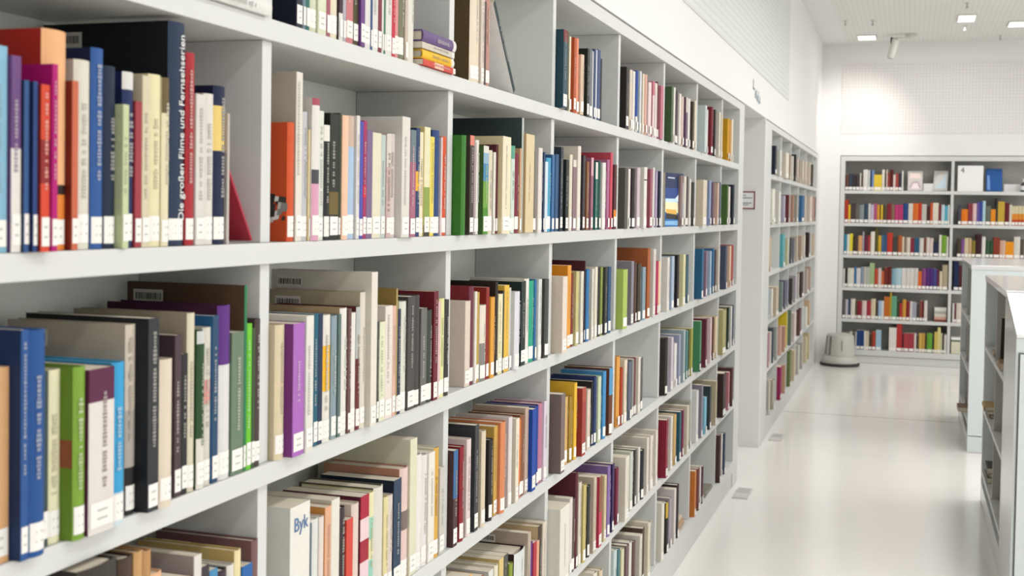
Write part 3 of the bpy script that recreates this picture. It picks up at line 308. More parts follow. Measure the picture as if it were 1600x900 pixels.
REST = [
('f',0.2881,14.115,1.929,0.0335,0.1741,0.1129,'6A4438','','','',''),
('f',0.3275,14.115,1.929,0.0437,0.1815,0.1298,'3A4450','','','',''),
('f',0.3686,14.115,1.929,0.0368,0.1746,0.1177,'3A3438','','','',''),
('f',0.4078,14.115,1.929,0.0401,0.1748,0.1224,'4A4044','','','',''),
('f',0.4351,14.115,1.929,0.0128,0.1964,0.1293,'E0DCD4','','','',''),
('f',0.4521,14.115,1.929,0.0196,0.168,0.1214,'5A4038','','','',''),
('f',0.4861,14.115,1.929,0.0468,0.2323,0.1512,'E4E0DA','','','',''),
('f',0.5235,14.115,1.929,0.0263,0.2253,0.1656,'C8CCCC','','','',''),
('f',0.5472,14.115,1.929,0.0195,0.2255,0.1519,'2A3A60','','','',''),
('f',0.5675,14.115,1.929,0.0195,0.2256,0.1509,'7A98C8','','','',''),
('f',0.6199,14.115,1.929,0.0836,0.1761,0.1226,'E8C840','','','',''),
('f',0.6773,14.115,1.929,0.0295,0.2332,0.1567,'E4DECF','','','',''),
('f',0.7009,14.115,1.929,0.016,0.1837,0.1329,'4A3A34','','','',''),
('f',0.716,14.115,1.929,0.0126,0.2334,0.1596,'E0CCC8','','','',''),
('f',0.7361,14.115,1.929,0.0261,0.1981,0.1297,'8A3A34','','','',''),
('f',0.7664,14.115,1.929,0.0327,0.2336,0.1665,'5A1E1C','','','',''),
('f',0.7949,14.115,1.929,0.0226,0.1772,0.1276,'E4D0CC','','','',''),
('f',0.8233,14.115,1.929,0.0327,0.1915,0.1239,'A04A40','','','',''),
('f',0.8567,14.115,1.929,0.0326,0.1917,0.1248,'3A3A48','','','',''),
('f',0.8818,14.115,1.929,0.0159,0.2201,0.1535,'E4E0D8','','','',''),
('f',0.2913,14.115,1.566,0.0398,0.2579,0.183,'B03A28','','','',''),
('f',0.3231,14.115,1.566,0.0222,0.201,0.1406,'E8C030','','','',''),
('f',0.3636,14.115,1.566,0.0572,0.2159,0.1489,'4A4240','','','',''),
('f',0.4108,14.115,1.566,0.0356,0.2094,0.1444,'6A6660','','','',''),
('f',0.4545,14.115,1.566,0.0503,0.2029,0.1499,'8A9494','','','',''),
('f',0.5035,14.115,1.566,0.0461,0.2178,0.1557,'3A4E60','','','',''),
('f',0.5371,14.115,1.566,0.0193,0.2183,0.1441,'E0DCD8','','','',''),
('f',0.5671,14.115,1.566,0.0393,0.2044,0.1483,'C8B8D0','','','',''),
('f',0.6039,14.115,1.566,0.0326,0.2192,0.1581,'B05878','','','',''),
('f',0.6339,14.115,1.566,0.0259,0.2054,0.134,'E0A030','','','',''),
('f',0.6539,14.115,1.566,0.0125,0.2057,0.1468,'6A4A30','','','',''),
('f',0.6705,14.115,1.566,0.0192,0.2059,0.1348,'E8C430','','','',''),
('f',0.7037,14.115,1.566,0.0457,0.2064,0.1335,'5A4A38','','','',''),
('f',0.7502,14.115,1.566,0.0456,0.2212,0.1614,'8A2A34','','','',''),
('f',0.7899,14.115,1.566,0.0323,0.2076,0.137,'8A6A58','','','',''),
('f',0.8279,14.115,1.566,0.0421,0.2081,0.1365,'C04078','','','',''),
('f',0.8721,14.115,1.566,0.0447,0.2088,0.1503,'B83A70','','','',''),
('f',0.9231,14.115,1.566,0.0557,0.2236,0.1486,'2A4A80','','','',''),
('f',0.9743,14.115,1.566,0.0451,0.2243,0.1646,'E0D8CC','','','',''),
('f',1.0267,14.115,1.566,0.0581,0.225,0.1449,'E07030','','','',''),
('f',1.0737,14.115,1.566,0.0344,0.2327,0.1505,'C83A2A','','','',''),
('f',1.1161,14.115,1.566,0.0487,0.2192,0.143,'C8C4BC','','','',''),
('f',1.1603,14.115,1.566,0.0382,0.1918,0.1377,'4A2A28','','','',''),
('f',1.1928,14.115,1.566,0.0252,0.2343,0.1671,'D05A38','','','',''),
('f',1.2349,14.115,1.566,0.0575,0.2349,0.1567,'E8DCCC','','','',''),
('f',1.2789,14.115,1.566,0.0289,0.2145,0.1392,'7A3038','','','',''),
('f',1.3112,14.115,1.566,0.034,0.215,0.1522,'C8DCE4','','','',''),
('f',1.3447,14.115,1.566,0.0314,0.2015,0.1436,'58B0C8','','','',''),
('f',1.3724,14.115,1.566,0.0224,0.2158,0.1414,'E0E0DC','','','',''),
('f',1.4833,14.115,1.566,0.0319,0.2171,0.1393,'4A4A58','','','',''),
('f',1.5337,14.115,1.566,0.0671,0.169,0.1202,'F08020','','','',''),
('f',1.5911,14.115,1.566,0.0461,0.2325,0.1645,'8A3A44','','','',''),
('f',1.6354,14.115,1.566,0.0408,0.2331,0.1606,'E8C8C8','','','',''),
('f',1.6691,14.115,1.566,0.0252,0.2474,0.1691,'6A5AA0','','','',''),
('f',1.6983,14.115,1.566,0.0316,0.2547,0.1759,'3A4A98','','','',''),
('f',1.7294,14.115,1.566,0.029,0.262,0.1896,'B8D8E4','','','',''),
('f',1.7714,14.115,1.566,0.0535,0.2072,0.1487,'6A7064','','','',''),
('f',1.8231,14.115,1.566,0.0482,0.1734,0.1218,'E89020','','','',''),
('f',1.8585,14.115,1.566,0.0211,0.2913,0.2131,'3A3A38','','','',''),
('f',1.9034,14.115,1.566,0.0672,0.2574,0.1651,'C8A840','','','',''),
('f',1.9612,14.115,1.566,0.0466,0.2443,0.1776,'6A1E28','','','',''),
('f',1.9976,14.115,1.566,0.0248,0.2242,0.1497,'E4D8C8','','','',''),
('f',2.0264,14.115,1.566,0.0311,0.2108,0.1382,'D8CFA8','','.4:D88830,.7:B84028','',''),
('f',2.0582,14.115,1.566,0.0311,0.2113,0.1505,'D8CFA8','','.4:D88830,.7:B84028','',''),
('f',2.0901,14.115,1.566,0.031,0.2117,0.1481,'D8CFA8','','.4:D88830,.7:B84028','',''),
('f',2.1219,14.115,1.566,0.031,0.2122,0.1432,'D8CFA8','','.4:D88830,.7:B84028','',''),
('f',0.2882,14.115,1.211,0.0336,0.2255,0.1665,'3A8AA8','','','',''),
('f',0.3191,14.115,1.211,0.0266,0.2262,0.1487,'E4E4D8','','','',''),
('f',0.3499,14.115,1.211,0.0335,0.234,0.1521,'E8D840','','','',''),
('f',0.3964,14.115,1.211,0.058,0.1992,0.1296,'4A3A30','','','',''),
('f',0.4477,14.115,1.211,0.0428,0.2146,0.153,'E0A870','','','',''),
('f',0.4797,14.115,1.211,0.0196,0.2582,0.1691,'A8A0B0','','','',''),
('f',0.5103,14.115,1.211,0.04,0.216,0.1428,'6A2A40','','','',''),
('f',0.5443,14.115,1.211,0.0264,0.2168,0.154,'A84040','','','',''),
('f',0.5803,14.115,1.211,0.0439,0.2603,0.1843,'ECE8D8','','','',''),
('f',0.6209,14.115,1.211,0.0357,0.2967,0.2042,'5A5428','','','',''),
('f',0.656,14.115,1.211,0.033,0.2192,0.1516,'D8B030','','','',''),
('f',0.6864,14.115,1.211,0.0262,0.227,0.1613,'4A6A90','','','',''),
('f',0.7167,14.115,1.211,0.0329,0.2276,0.1531,'3A5A80','','','',''),
('f',0.7638,14.115,1.211,0.0597,0.2499,0.1803,'C84030','','','',''),
('f',0.8209,14.115,1.211,0.0528,0.2086,0.1339,'4A4440','','','',''),
('f',0.8711,14.115,1.211,0.046,0.2239,0.1593,'B06038','','','',''),
('f',0.9045,14.115,1.211,0.0192,0.2105,0.1448,'E8D8B8','','','',''),
('f',0.9279,14.115,1.211,0.0259,0.2039,0.1481,'8A7A6A','','','',''),
('f',0.9612,14.115,1.211,0.0392,0.2047,0.1349,'E4D8C8','','','',''),
('f',1.0011,14.115,1.211,0.0391,0.1985,0.1388,'8A2A40','','','',''),
('f',1.0476,14.115,1.211,0.0523,0.1996,0.1349,'2A5A7A','','','',''),
('f',1.0973,14.115,1.211,0.0455,0.2007,0.1378,'E0DCD4','','','',''),
('f',1.1336,14.115,1.211,0.0256,0.2015,0.1334,'7A4A38','','','',''),
('f',1.1633,14.115,1.211,0.0322,0.2092,0.1467,'E4D4CC','','','',''),
('f',1.1996,14.115,1.211,0.0387,0.203,0.137,'E0D0C8','','','',''),
('f',1.2489,14.115,1.211,0.0583,0.162,0.1089,'2A304A','','','',''),
('f',1.2916,14.115,1.211,0.0254,0.2401,0.1699,'E4E0D4','','','',''),
('f',1.3309,14.115,1.211,0.0516,0.234,0.1711,'7AA838','','','',''),
('f',1.3668,14.115,1.211,0.0188,0.2208,0.1429,'E8E4DC','','','',''),
('f',1.4855,14.115,1.211,0.0451,0.2094,0.1352,'4A4238','','','',''),
('f',1.5248,14.115,1.211,0.0319,0.1964,0.1268,'8A5A98','','','',''),
('f',1.5608,14.115,1.211,0.0384,0.2111,0.1368,'D8C8A8','','','',''),
('f',1.5966,14.115,1.211,0.0318,0.2119,0.1506,'C8A880','','','',''),
('f',1.6325,14.115,1.211,0.0382,0.1849,0.1235,'8A7A30','','','',''),
('f',1.6844,14.115,1.211,0.0641,0.2555,0.1741,'3A1E24','','','',''),
('f',1.735,14.115,1.211,0.0355,0.2289,0.1499,'ECE8E4','','','',''),
('f',1.7738,14.115,1.211,0.0406,0.1881,0.1208,'3A5A40','','','',''),
('f',1.8139,14.115,1.211,0.0379,0.1891,0.132,'2F5038','','','',''),
('f',1.8654,14.115,1.211,0.0636,0.2248,0.1446,'8A3A28','','','',''),
('f',1.9121,14.115,1.211,0.0281,0.1913,0.1277,'D8A890','','','',''),
('f',1.9409,14.115,1.211,0.0281,0.192,0.1293,'E0C0A8','','','',''),
('f',1.9969,14.115,1.211,0.0823,0.1795,0.1269,'F09A18','','','',''),
('f',2.0704,14.115,1.211,0.0629,0.2362,0.1717,'DCD8CC','','','',''),
('f',2.1213,14.115,1.211,0.0373,0.2099,0.1472,'5A5048','','','',''),
('f',0.2814,14.115,0.846,0.02,0.2027,0.1451,'E0DCD4','','','',''),
('f',0.3056,14.115,0.846,0.0269,0.2106,0.1363,'2A2A28','','','',''),
('f',0.3554,14.115,0.846,0.071,0.2121,0.1415,'E4E0D4','','','',''),
('f',0.4037,14.115,0.846,0.024,0.235,0.1628,'3A6A9C','','','',''),
('f',0.4381,14.115,0.846,0.0432,0.2146,0.1484,'DCDCDC','','','',''),
('f',0.4759,14.115,0.846,0.0308,0.23,0.1666,'8A9AB0','','','',''),
('f',0.5088,14.115,0.846,0.0335,0.231,0.1627,'C4C4BC','','','',''),
('f',0.541,14.115,0.846,0.0293,0.232,0.1583,'B8BCB4','','','',''),
('f',0.582,14.115,0.846,0.0511,0.276,0.1973,'A8C090','','','',''),
('f',0.6284,14.115,0.846,0.0401,0.2132,0.1562,'C05038','','','',''),
('f',0.6659,14.115,0.846,0.0332,0.2214,0.1505,'E4CCC8','','','',''),
('f',0.6965,14.115,0.846,0.0264,0.1868,0.1366,'C86838','','','',''),
('f',0.7304,14.115,0.846,0.0399,0.2305,0.1633,'7A3028','','','',''),
('f',0.7711,14.115,0.846,0.0398,0.2388,0.1712,'6A2A24','','','',''),
('f',0.8117,14.115,0.846,0.0398,0.2187,0.1512,'8AB0C0','','','',''),
('f',0.8657,14.115,0.846,0.0666,0.2275,0.1582,'B8D4E0','','','',''),
('f',0.921,14.115,0.846,0.0422,0.2291,0.1598,'E4E0DA','','','',''),
('f',0.9636,14.115,0.846,0.0415,0.2304,0.1646,'E2DED8','','','',''),
('f',1.0059,14.115,0.846,0.0414,0.2317,0.1501,'E4E0DA','','','',''),
('f',1.0484,14.115,0.846,0.042,0.2329,0.1683,'DEDAD4','','','',''),
('f',1.0885,14.115,0.846,0.0366,0.1989,0.1406,'E07030','','','',''),
('f',1.1295,14.115,0.846,0.0438,0.2283,0.1555,'8A4A80','','','',''),
('f',1.1704,14.115,0.846,0.0364,0.2366,0.1705,'5A2E78','','','',''),
('f',1.2079,14.115,0.846,0.037,0.2378,0.158,'52307C','','','',''),
('f',1.2467,14.115,0.846,0.0389,0.2319,0.1554,'4A4888','','','',''),
('f',1.2798,14.115,0.846,0.0257,0.2259,0.1476,'6A2A3A','','','',''),
('f',1.3062,14.115,0.846,0.0256,0.2056,0.1488,'E0D4B8','','','',''),
('f',1.3491,14.115,0.846,0.0585,0.277,0.1773,'B8A890','','','',''),
('f',1.4643,14.115,0.846,0.0517,0.316,0.215,'1F2A50','','','',''),
('f',1.5102,14.115,0.846,0.0385,0.2748,0.197,'4A1E24','','','',''),
('f',0.2887,14.115,0.494,0.0339,0.2097,0.1456,'6A6660','','','',''),
('f',0.3198,14.115,0.494,0.0269,0.2109,0.1378,'C8C4D0','','','',''),
('f',0.3475,14.115,0.494,0.0269,0.2263,0.1625,'3A4A64','','','',''),
('f',0.3855,14.115,0.494,0.0475,0.2206,0.1481,'E4E0D0','','','',''),
('f',0.4201,14.115,0.494,0.0199,0.2004,0.1373,'5A5438','','','',''),
('f',0.4569,14.115,0.494,0.0522,0.2018,0.1395,'8A2A34','','','',''),
('f',0.5085,14.115,0.494,0.0493,0.2038,0.14,'E8D0CC','','','',''),
('f',0.5565,14.115,0.494,0.0451,0.2056,0.1514,'A83440','','','',''),
('f',0.6044,14.115,0.494,0.0491,0.2289,0.1637,'E0D0B0','','','',''),
('f',0.643,14.115,0.494,0.0265,0.1947,0.1252,'4A3A30','','','',''),
('f',0.6737,14.115,0.494,0.0333,0.2101,0.1432,'A8C4E0','','','',''),
('f',0.7043,14.115,0.494,0.0264,0.2113,0.1366,'E4E4E4','','','',''),
('f',0.7485,14.115,0.494,0.0603,0.2557,0.1792,'C87028','','','',''),
('f',0.7892,14.115,0.494,0.0195,0.316,0.2138,'B8A030','','','',''),
('f',0.8265,14.115,0.494,0.0533,0.2657,0.1849,'68A888','','','',''),
('f',0.867,14.115,0.494,0.0262,0.2175,0.1453,'3A4A30','','','',''),
('f',0.8974,14.115,0.494,0.0329,0.1904,0.1336,'B03A38','','','',''),
('f',0.9331,14.115,0.494,0.0369,0.2343,0.1516,'D8A040','','','',''),
('f',0.9722,14.115,0.494,0.0395,0.2145,0.1509,'8A2830','','','',''),
('f',1.0057,14.115,0.494,0.026,0.2158,0.1426,'E4DCD8','','','',''),
('f',1.0406,14.115,0.494,0.0421,0.2101,0.1526,'A8A8B8','','','',''),
('f',1.0788,14.115,0.494,0.0326,0.1974,0.1438,'4A4440','','','',''),
('f',1.1088,14.115,0.494,0.0259,0.2268,0.1638,'8A4A40','','','',''),
('f',1.1322,14.115,0.494,0.0192,0.2207,0.1607,'6A2428','','','',''),
('f',1.1589,14.115,0.494,0.0325,0.2288,0.1506,'E4DCD4','','','',''),
('f',1.4444,14.115,0.494,0.0189,0.2117,0.1516,'E4E0D8','','','',''),
('f',1.4641,14.115,0.494,0.0189,0.2125,0.1529,'6A2A34','','','',''),
('f',1.5067,14.115,0.494,0.0648,0.2141,0.1425,'E4D8CC','','','',''),
('f',0.2946,14.115,0.15,0.0465,0.1789,0.1317,'5A5048','','','',''),
('f',0.3385,14.115,0.15,0.0396,0.1882,0.1253,'8A8474','','','',''),
('f',0.3722,14.115,0.15,0.0261,0.197,0.1366,'E0D8C8','','','',''),
('f',0.4025,14.115,0.15,0.0328,0.1841,0.1301,'4A4440','','','',''),
('f',0.426,14.115,0.15,0.0126,0.1995,0.1348,'E0DCD4','','','',''),
('f',0.4528,14.115,0.15,0.0394,0.2152,0.1563,'2A4880','','','',''),
('f',0.493,14.115,0.15,0.0394,0.2171,0.1427,'24407A','','','',''),
('f',0.5231,14.115,0.15,0.0192,0.2113,0.1468,'E4E0D8','','','',''),
('f',0.5498,14.115,0.15,0.0326,0.2054,0.1367,'D8CCB0','','','',''),
('f',0.5815,14.115,0.15,0.0292,0.1783,0.1211,'4A3A2C','','','',''),
('f',0.6181,14.115,0.15,0.0424,0.2087,0.1503,'B04830','','','',''),
('f',0.6686,14.115,0.15,0.0569,0.2254,0.1622,'A8C8DC','','','',''),
('f',0.8184,14.115,0.15,0.0783,0.2609,0.1912,'ECE6E0','','','',''),
('f',0.8875,14.115,0.15,0.0583,0.3138,0.2044,'B83838','','','',''),
('f',0.9269,14.115,0.15,0.0189,0.2021,0.1463,'5A2428','','','',''),
('f',0.9629,14.115,0.15,0.0516,0.2039,0.1334,'B04048','','','',''),
('f',1.0171,14.115,0.15,0.0553,0.2065,0.1384,'A83C48','','','',''),
('f',1.0563,14.115,0.15,0.0214,0.2084,0.1538,'E8E0D8','','','',''),
('f',1.0803,14.115,0.15,0.0252,0.1883,0.1274,'4A4038','','','',''),
('f',1.1096,14.115,0.15,0.0317,0.2109,0.1559,'D8B058','','','',''),
('f',1.1421,14.115,0.15,0.0316,0.2125,0.143,'C8A048','','','',''),
('f',1.168,14.115,0.15,0.0186,0.1926,0.1352,'4A3A28','','','',''),
('f',1.2069,14.115,0.15,0.0574,0.2156,0.1581,'6AA838','','','',''),
('f',1.2456,14.115,0.15,0.0186,0.1964,0.1267,'3A3428','','','',''),
('f',1.2715,14.115,0.15,0.0314,0.2328,0.1668,'D8C060','','','',''),
('f',1.3037,14.115,0.15,0.0314,0.2835,0.209,'E4D890','','','',''),
('f',1.3294,14.115,0.15,0.0185,0.2215,0.151,'C8C8A0','','','',''),
('f',1.3487,14.115,0.15,0.0185,0.2014,0.1442,'3A3A34','','','',''),
('f',1.3712,14.115,0.15,0.0249,0.2095,0.1412,'E8E4DC','','','',''),
('m',-0.004,1.8509,1.937,0.0106,0.2371,0.166,'6A8090','','','',''),
('m',-0.004,1.8635,1.937,0.013,0.2398,0.1552,'2A6A60','','','',''),
('m',-0.004,1.9403,1.937,0.0152,0.2461,0.1583,'A05A68','','','',''),
('m',-0.004,1.9901,1.937,0.0146,0.2233,0.1454,'3A2A34','','.78:E0DCD4','',''),
('m',-0.004,2.0043,1.937,0.0122,0.2472,0.1635,'B0ACB8','','','',''),
('m',-0.004,2.1199,1.937,0.0093,0.2123,0.1491,'2A4A78','','','',''),
('m',-0.004,2.1719,1.937,0.0082,0.2007,0.1446,'DCDAD4','','','',''),
('m',-0.004,2.181,1.937,0.0083,0.2108,0.1439,'4A7A5A','','','',''),
('m',-0.004,2.2888,1.937,0.014,0.2399,0.1541,'C4B4A4','','','',''),
('m',-0.004,2.7674,1.937,0.013,0.2001,0.146,'4A3A34','','','n',''),
('m',-0.004,3.5119,1.937,0.0169,0.2343,0.1601,'5A5A40','','','n',''),
('m',-0.004,3.5351,1.937,0.0279,0.2244,0.1489,'E8DCC0','','','',''),
('m',-0.004,3.6214,1.937,0.0329,0.2306,0.1528,'E89070','','','',''),
('m',-0.004,3.7814,1.937,0.0357,0.2186,0.1477,'6A7078','','','',''),
('m',-0.004,3.8099,1.937,0.0198,0.2162,0.1571,'D0D0CC','','','n',''),
('m',-0.004,3.8327,1.937,0.0242,0.2253,0.1637,'2A4068','','','',''),
('m',-0.004,3.8578,1.937,0.0245,0.2265,0.1552,'D0D4DC','','','',''),
('m',-0.004,3.8876,1.937,0.0334,0.2304,0.1507,'3A4A74','','','',''),
('m',-0.004,3.922,1.937,0.0339,0.2057,0.1326,'2A2426','','','n',''),
('m',0.0032,4.349,1.937,0.0307,0.218,0.1557,'D8CCBC','','','',''),
('m',-0.004,4.4158,1.937,0.0371,0.2214,0.149,'E0DCD4','','','',''),
('m',0.0027,4.4498,1.937,0.0293,0.227,0.1511,'2A4A94','','.75:E0DCD4','',''),
('m',0.001,4.5095,1.937,0.027,0.231,0.1701,'CDD4D8','','','',''),
('m',0.0012,4.5604,1.937,0.027,0.2272,0.1469,'E0D4C0','','','',''),
('m',0.0023,4.6132,1.937,0.0285,0.2309,0.16,'D8A898','','','',''),
('m',0.0056,4.6802,1.937,0.0442,0.2072,0.1398,'E4D0D0','','','',''),
('m',0.0018,4.7631,1.937,0.0272,0.2199,0.142,'C87888','','.25:E4D0D0','',''),
('m',-0.004,4.8266,1.937,0.0414,0.22,0.1463,'DCCFC8','','','',''),
('m',-0.004,4.862,1.937,0.0277,0.2288,0.1474,'5A2028','','','',''),
('m',0.0005,5.2159,1.937,0.0271,0.242,0.1703,'E0DCD4','','','',''),
('m',-0.004,5.2767,1.937,0.0446,0.2359,0.1703,'3A3030','','','',''),
('m',0.0039,5.3204,1.937,0.0413,0.2257,0.165,'E2DCD4','','','',''),
('m',0.0032,5.4042,1.937,0.0386,0.2195,0.1506,'D0B8B0','','','',''),
('m',0.0041,5.4865,1.937,0.0438,0.2245,0.1454,'6A5068','','0:D0C0B8,.3:6A5068','',''),
('m',0.0027,5.5733,1.937,0.0368,0.2264,0.1487,'DCD8D4','','','',''),
('m',0.0061,5.6531,1.937,0.0444,0.2199,0.147,'4A4234','','','',''),
('m',0.0013,5.7505,1.937,0.0303,0.2334,0.1609,'E0D4BC','','','',''),
('m',-0.0006,6.116,1.937,0.0271,0.2216,0.143,'DCDAD4','','','',''),
('m',0.0017,6.3417,1.937,0.0358,0.2416,0.1725,'2A2026','','','',''),
('m',0.014,6.4188,1.937,0.0427,0.2349,0.1595,'E0D8CC','','','',''),
('m',0.0019,6.5806,1.937,0.0385,0.2349,0.1623,'DCCFB8','','','',''),
('m',0.0144,6.7608,1.937,0.0425,0.226,0.1617,'CF9A20','','','',''),
('m',0.0014,6.9309,1.937,0.0372,0.2319,0.1679,'C89048','','','',''),
('m',0.0015,7.0079,1.937,0.0381,0.2414,0.163,'E0D4BC','','','',''),
('m',-0.004,1.8753,1.579,0.005,0.1905,0.1232,'E2CF9E','','','',''),
('m',-0.004,2.4946,1.579,0.0088,0.2158,0.1475,'D8C8C8','','','n',''),
('m',0.004,2.688,1.579,0.0144,0.2169,0.1432,'A89898','','','',''),
('m',0.004,2.8291,1.579,0.0159,0.2003,0.1414,'E0DCD0','','','',''),
('m',0.004,2.8459,1.579,0.0161,0.22,0.1473,'5A2830','','','',''),
('m',0.011,2.9321,1.579,0.0268,0.2233,0.1649,'7AA860','','','',''),
('m',0.004,3.0377,1.579,0.0128,0.221,0.1494,'C8A078','','','',''),
('m',0.004,3.0527,1.579,0.0156,0.3018,0.215,'B8BCB4','384648','','n',''),
('m',0.004,3.1561,1.579,0.0424,0.2211,0.1622,'2A2A28','','','',''),
('m',0.004,3.2545,1.579,0.0146,0.2221,0.1608,'284060','','','',''),
('m',0.004,3.2763,1.579,0.0273,0.1964,0.1284,'D0DCE4','','','',''),
('m',0.004,3.3446,1.579,0.0251,0.2194,0.1562,'3A6A9A','','','',''),
('m',-0.004,3.4126,1.579,0.0321,0.2242,0.1609,'3A5A80','','','',''),
('m',-0.004,3.6064,1.579,0.0356,0.2164,0.1396,'8A7078','','0:DDD4C8,.1:8A7078','',''),
('m',0.0007,3.9103,1.579,0.0271,0.2265,0.1588,'1F4A44','','','',''),
('m',0.0013,4.0318,1.579,0.027,0.2363,0.1748,'B06A90','','','',''),
('m',0.0004,4.0815,1.579,0.0271,0.2626,0.1688,'C85060','','','',''),
('m',-0.004,4.3809,1.579,0.0259,0.2183,0.1603,'E0DCD4','','','',''),
('m',0.0007,4.8047,1.579,0.027,0.2398,0.1753,'D8D4D0','','','',''),
('m',0.0019,4.8564,1.579,0.0283,0.2265,0.1479,'A898B4','','','',''),
('m',0.002,4.9154,1.579,0.029,0.2286,0.1554,'2A2E44','','','',''),
('m',0.008,5.3994,1.579,0.0441,0.2265,0.1618,'8A7470','','','',''),
('m',0.0034,5.5096,1.579,0.0402,0.2267,0.1555,'D8D0C4','','','',''),
('m',-0.004,5.5888,1.579,0.033,0.2286,0.1621,'403838','','','',''),
('m',0.0028,5.6249,1.579,0.0376,0.2185,0.147,'D8D4CC','','','',''),
('m',0.008,5.7056,1.579,0.0441,0.2063,0.1431,'3A3C38','','','',''),
('m',0.0132,6.1751,1.579,0.0429,0.2262,0.1525,'8A98B8','','','',''),
('m',0.0055,6.3303,1.579,0.0444,0.22,0.1452,'6A5464','','','',''),
('m',0.011,6.437,1.579,0.0434,0.2233,0.1522,'D8B8A4','','','',''),
('m',0.002,6.5796,1.579,0.0391,0.2298,0.1486,'48506A','','','',''),
('m',0.018,6.7391,1.579,0.0414,0.2178,0.1454,'4A6A34','','','',''),
('m',0.0023,6.9374,1.579,0.0437,0.2142,0.1468,'D8D0C8','','','',''),
('m',0.0137,7.0266,1.579,0.0426,0.2283,0.1543,'222A3A','','','',''),
('m',0.004,2.2413,1.222,0.0069,0.2549,0.1937,'B09860','8A7440','','',''),
('m',0.004,2.4738,1.222,0.014,0.2146,0.1414,'D8B8B8','','','',''),
('m',-0.004,2.7315,1.222,0.015,0.2202,0.16,'E0D8CC','','','',''),
('m',-0.004,2.816,1.222,0.0228,0.226,0.1717,'8A2A24','8A2A24','','',''),
('m',-0.004,2.8889,1.222,0.0191,0.2352,0.1518,'2E2620','','','',''),
('m',-0.004,2.9381,1.222,0.012,0.2098,0.1475,'3A3A34','','','',''),
('m',-0.004,2.9956,1.222,0.0231,0.2148,0.1564,'C8C8B8','','','',''),
('m',-0.004,3.2214,1.222,0.0174,0.2255,0.1513,'2A6A9A','','','',''),
('m',-0.004,3.7539,1.222,0.0113,0.2589,0.1967,'3A2028','4A2028','','',''),
('m',-0.004,3.9459,1.222,0.0345,0.231,0.1556,'2A2622','','','',''),
('m',-0.004,3.977,1.222,0.0261,0.2297,0.1668,'8A9A50','','','',''),
('m',0.002,4.491,1.222,0.027,0.2281,0.1469,'5A4038','','','',''),
('m',0.0032,4.9056,1.222,0.0349,0.2184,0.1523,'B0305A','','','',''),
('m',-0.004,4.9801,1.222,0.0394,0.2165,0.1485,'E8C8A0','','','',''),
('m',0.0063,5.3376,1.222,0.0444,0.2324,0.164,'2A2428','','','',''),
('m',0.0028,5.6172,1.222,0.0375,0.2246,0.1546,'4A6470','','','',''),
('m',0.0082,6.1172,1.222,0.044,0.2286,0.1622,'8A7488','','','',''),
('m',0.0094,6.2394,1.222,0.0437,0.2251,0.1626,'A0B8CC','','','',''),
('m',0.0034,6.3713,1.222,0.0447,0.2355,0.1687,'3A6A94','','','',''),
('m',0.0017,6.4616,1.222,0.0366,0.2266,0.1629,'5A4A48','','','',''),
('m',0.0074,6.5407,1.222,0.0441,0.2379,0.1679,'D8D0C4','','','',''),
('m',0.0163,6.7663,1.222,0.0419,0.2398,0.1631,'4A5468','','','',''),
('m',0.0134,6.9529,1.222,0.0427,0.2359,0.1678,'D8B8A0','','','',''),
('m',0.0016,7.1208,1.222,0.0394,0.2369,0.1558,'A03838','','','',''),
('m',-0.004,3.0984,0.866,0.0181,0.2124,0.1543,'D87838','','','',''),
('m',-0.004,3.2589,0.866,0.029,0.2241,0.1577,'1E3E8C','','','',''),
('m',-0.004,3.8764,0.866,0.0198,0.2143,0.1439,'2A2A28','','','',''),
('m',-0.004,4.2638,0.866,0.0401,0.2533,0.1752,'E0A050','','','',''),
('m',0.0003,4.2982,0.866,0.0271,0.2087,0.1405,'A84020','','','',''),
('m',0.004,4.4237,0.866,0.0346,0.2171,0.148,'6A7080','','','',''),
('m',-0.004,4.4946,0.866,0.033,0.2185,0.1556,'8A8A88','','','',''),
('m',-0.004,4.5315,0.866,0.0393,0.2193,0.1559,'6A2A30','','','',''),
('m',0.0042,4.5704,0.866,0.0368,0.2179,0.1406,'DCD4C8','','','',''),
('m',-0.004,4.6488,0.866,0.0412,0.2065,0.1477,'5A5A58','','','',''),
('m',0.0064,5.3357,0.866,0.0443,0.1966,0.1289,'E0DCD8','','','',''),
('m',0.003,5.4351,0.866,0.0378,0.2256,0.1528,'9AA0B8','','','',''),
('m',0.0018,5.6315,0.866,0.0323,0.2254,0.1511,'5A8A88','','','',''),
('m',-0.0,5.6957,0.866,0.0271,0.2231,0.1462,'3A4A38','','','',''),
('m',0.0034,5.7545,0.866,0.0424,0.2261,0.1587,'A8A850','','','',''),
('m',0.0123,6.2782,0.866,0.0431,0.2375,0.1631,'E0C8C8','','','',''),
('m',0.0028,6.4286,0.866,0.0433,0.2248,0.1453,'5A3028','','','',''),
('m',0.0063,6.5181,0.866,0.0443,0.2238,0.1448,'E0CCA8','','','',''),
('m',0.0015,6.991,0.866,0.0378,0.2401,0.1701,'2A3A2A','','','',''),
('m',0.0063,7.0721,0.866,0.0442,0.2407,0.1654,'D8D8D0','','','',''),
('m',0.0016,7.1899,0.866,0.04,0.2375,0.1691,'3A3A58','','','',''),
('m',-0.004,3.2246,0.515,0.025,0.1971,0.1379,'5A2A78','','','',''),
('m',-0.004,3.2535,0.515,0.0312,0.1909,0.1406,'B03040','','','',''),
('m',-0.004,3.2813,0.515,0.0229,0.1869,0.1213,'E0A888','','','',''),
('m',0.004,3.604,0.515,0.0319,0.239,0.1747,'DCD4CC','','','',''),
('m',0.004,3.6781,0.515,0.0257,0.3042,0.215,'5A2830','5A2830','','',''),
('m',0.0087,4.1462,0.515,0.0269,0.2418,0.1664,'3A2A58','','','',''),
('m',0.0004,4.258,0.515,0.0271,0.2041,0.1355,'7A3048','','','',''),
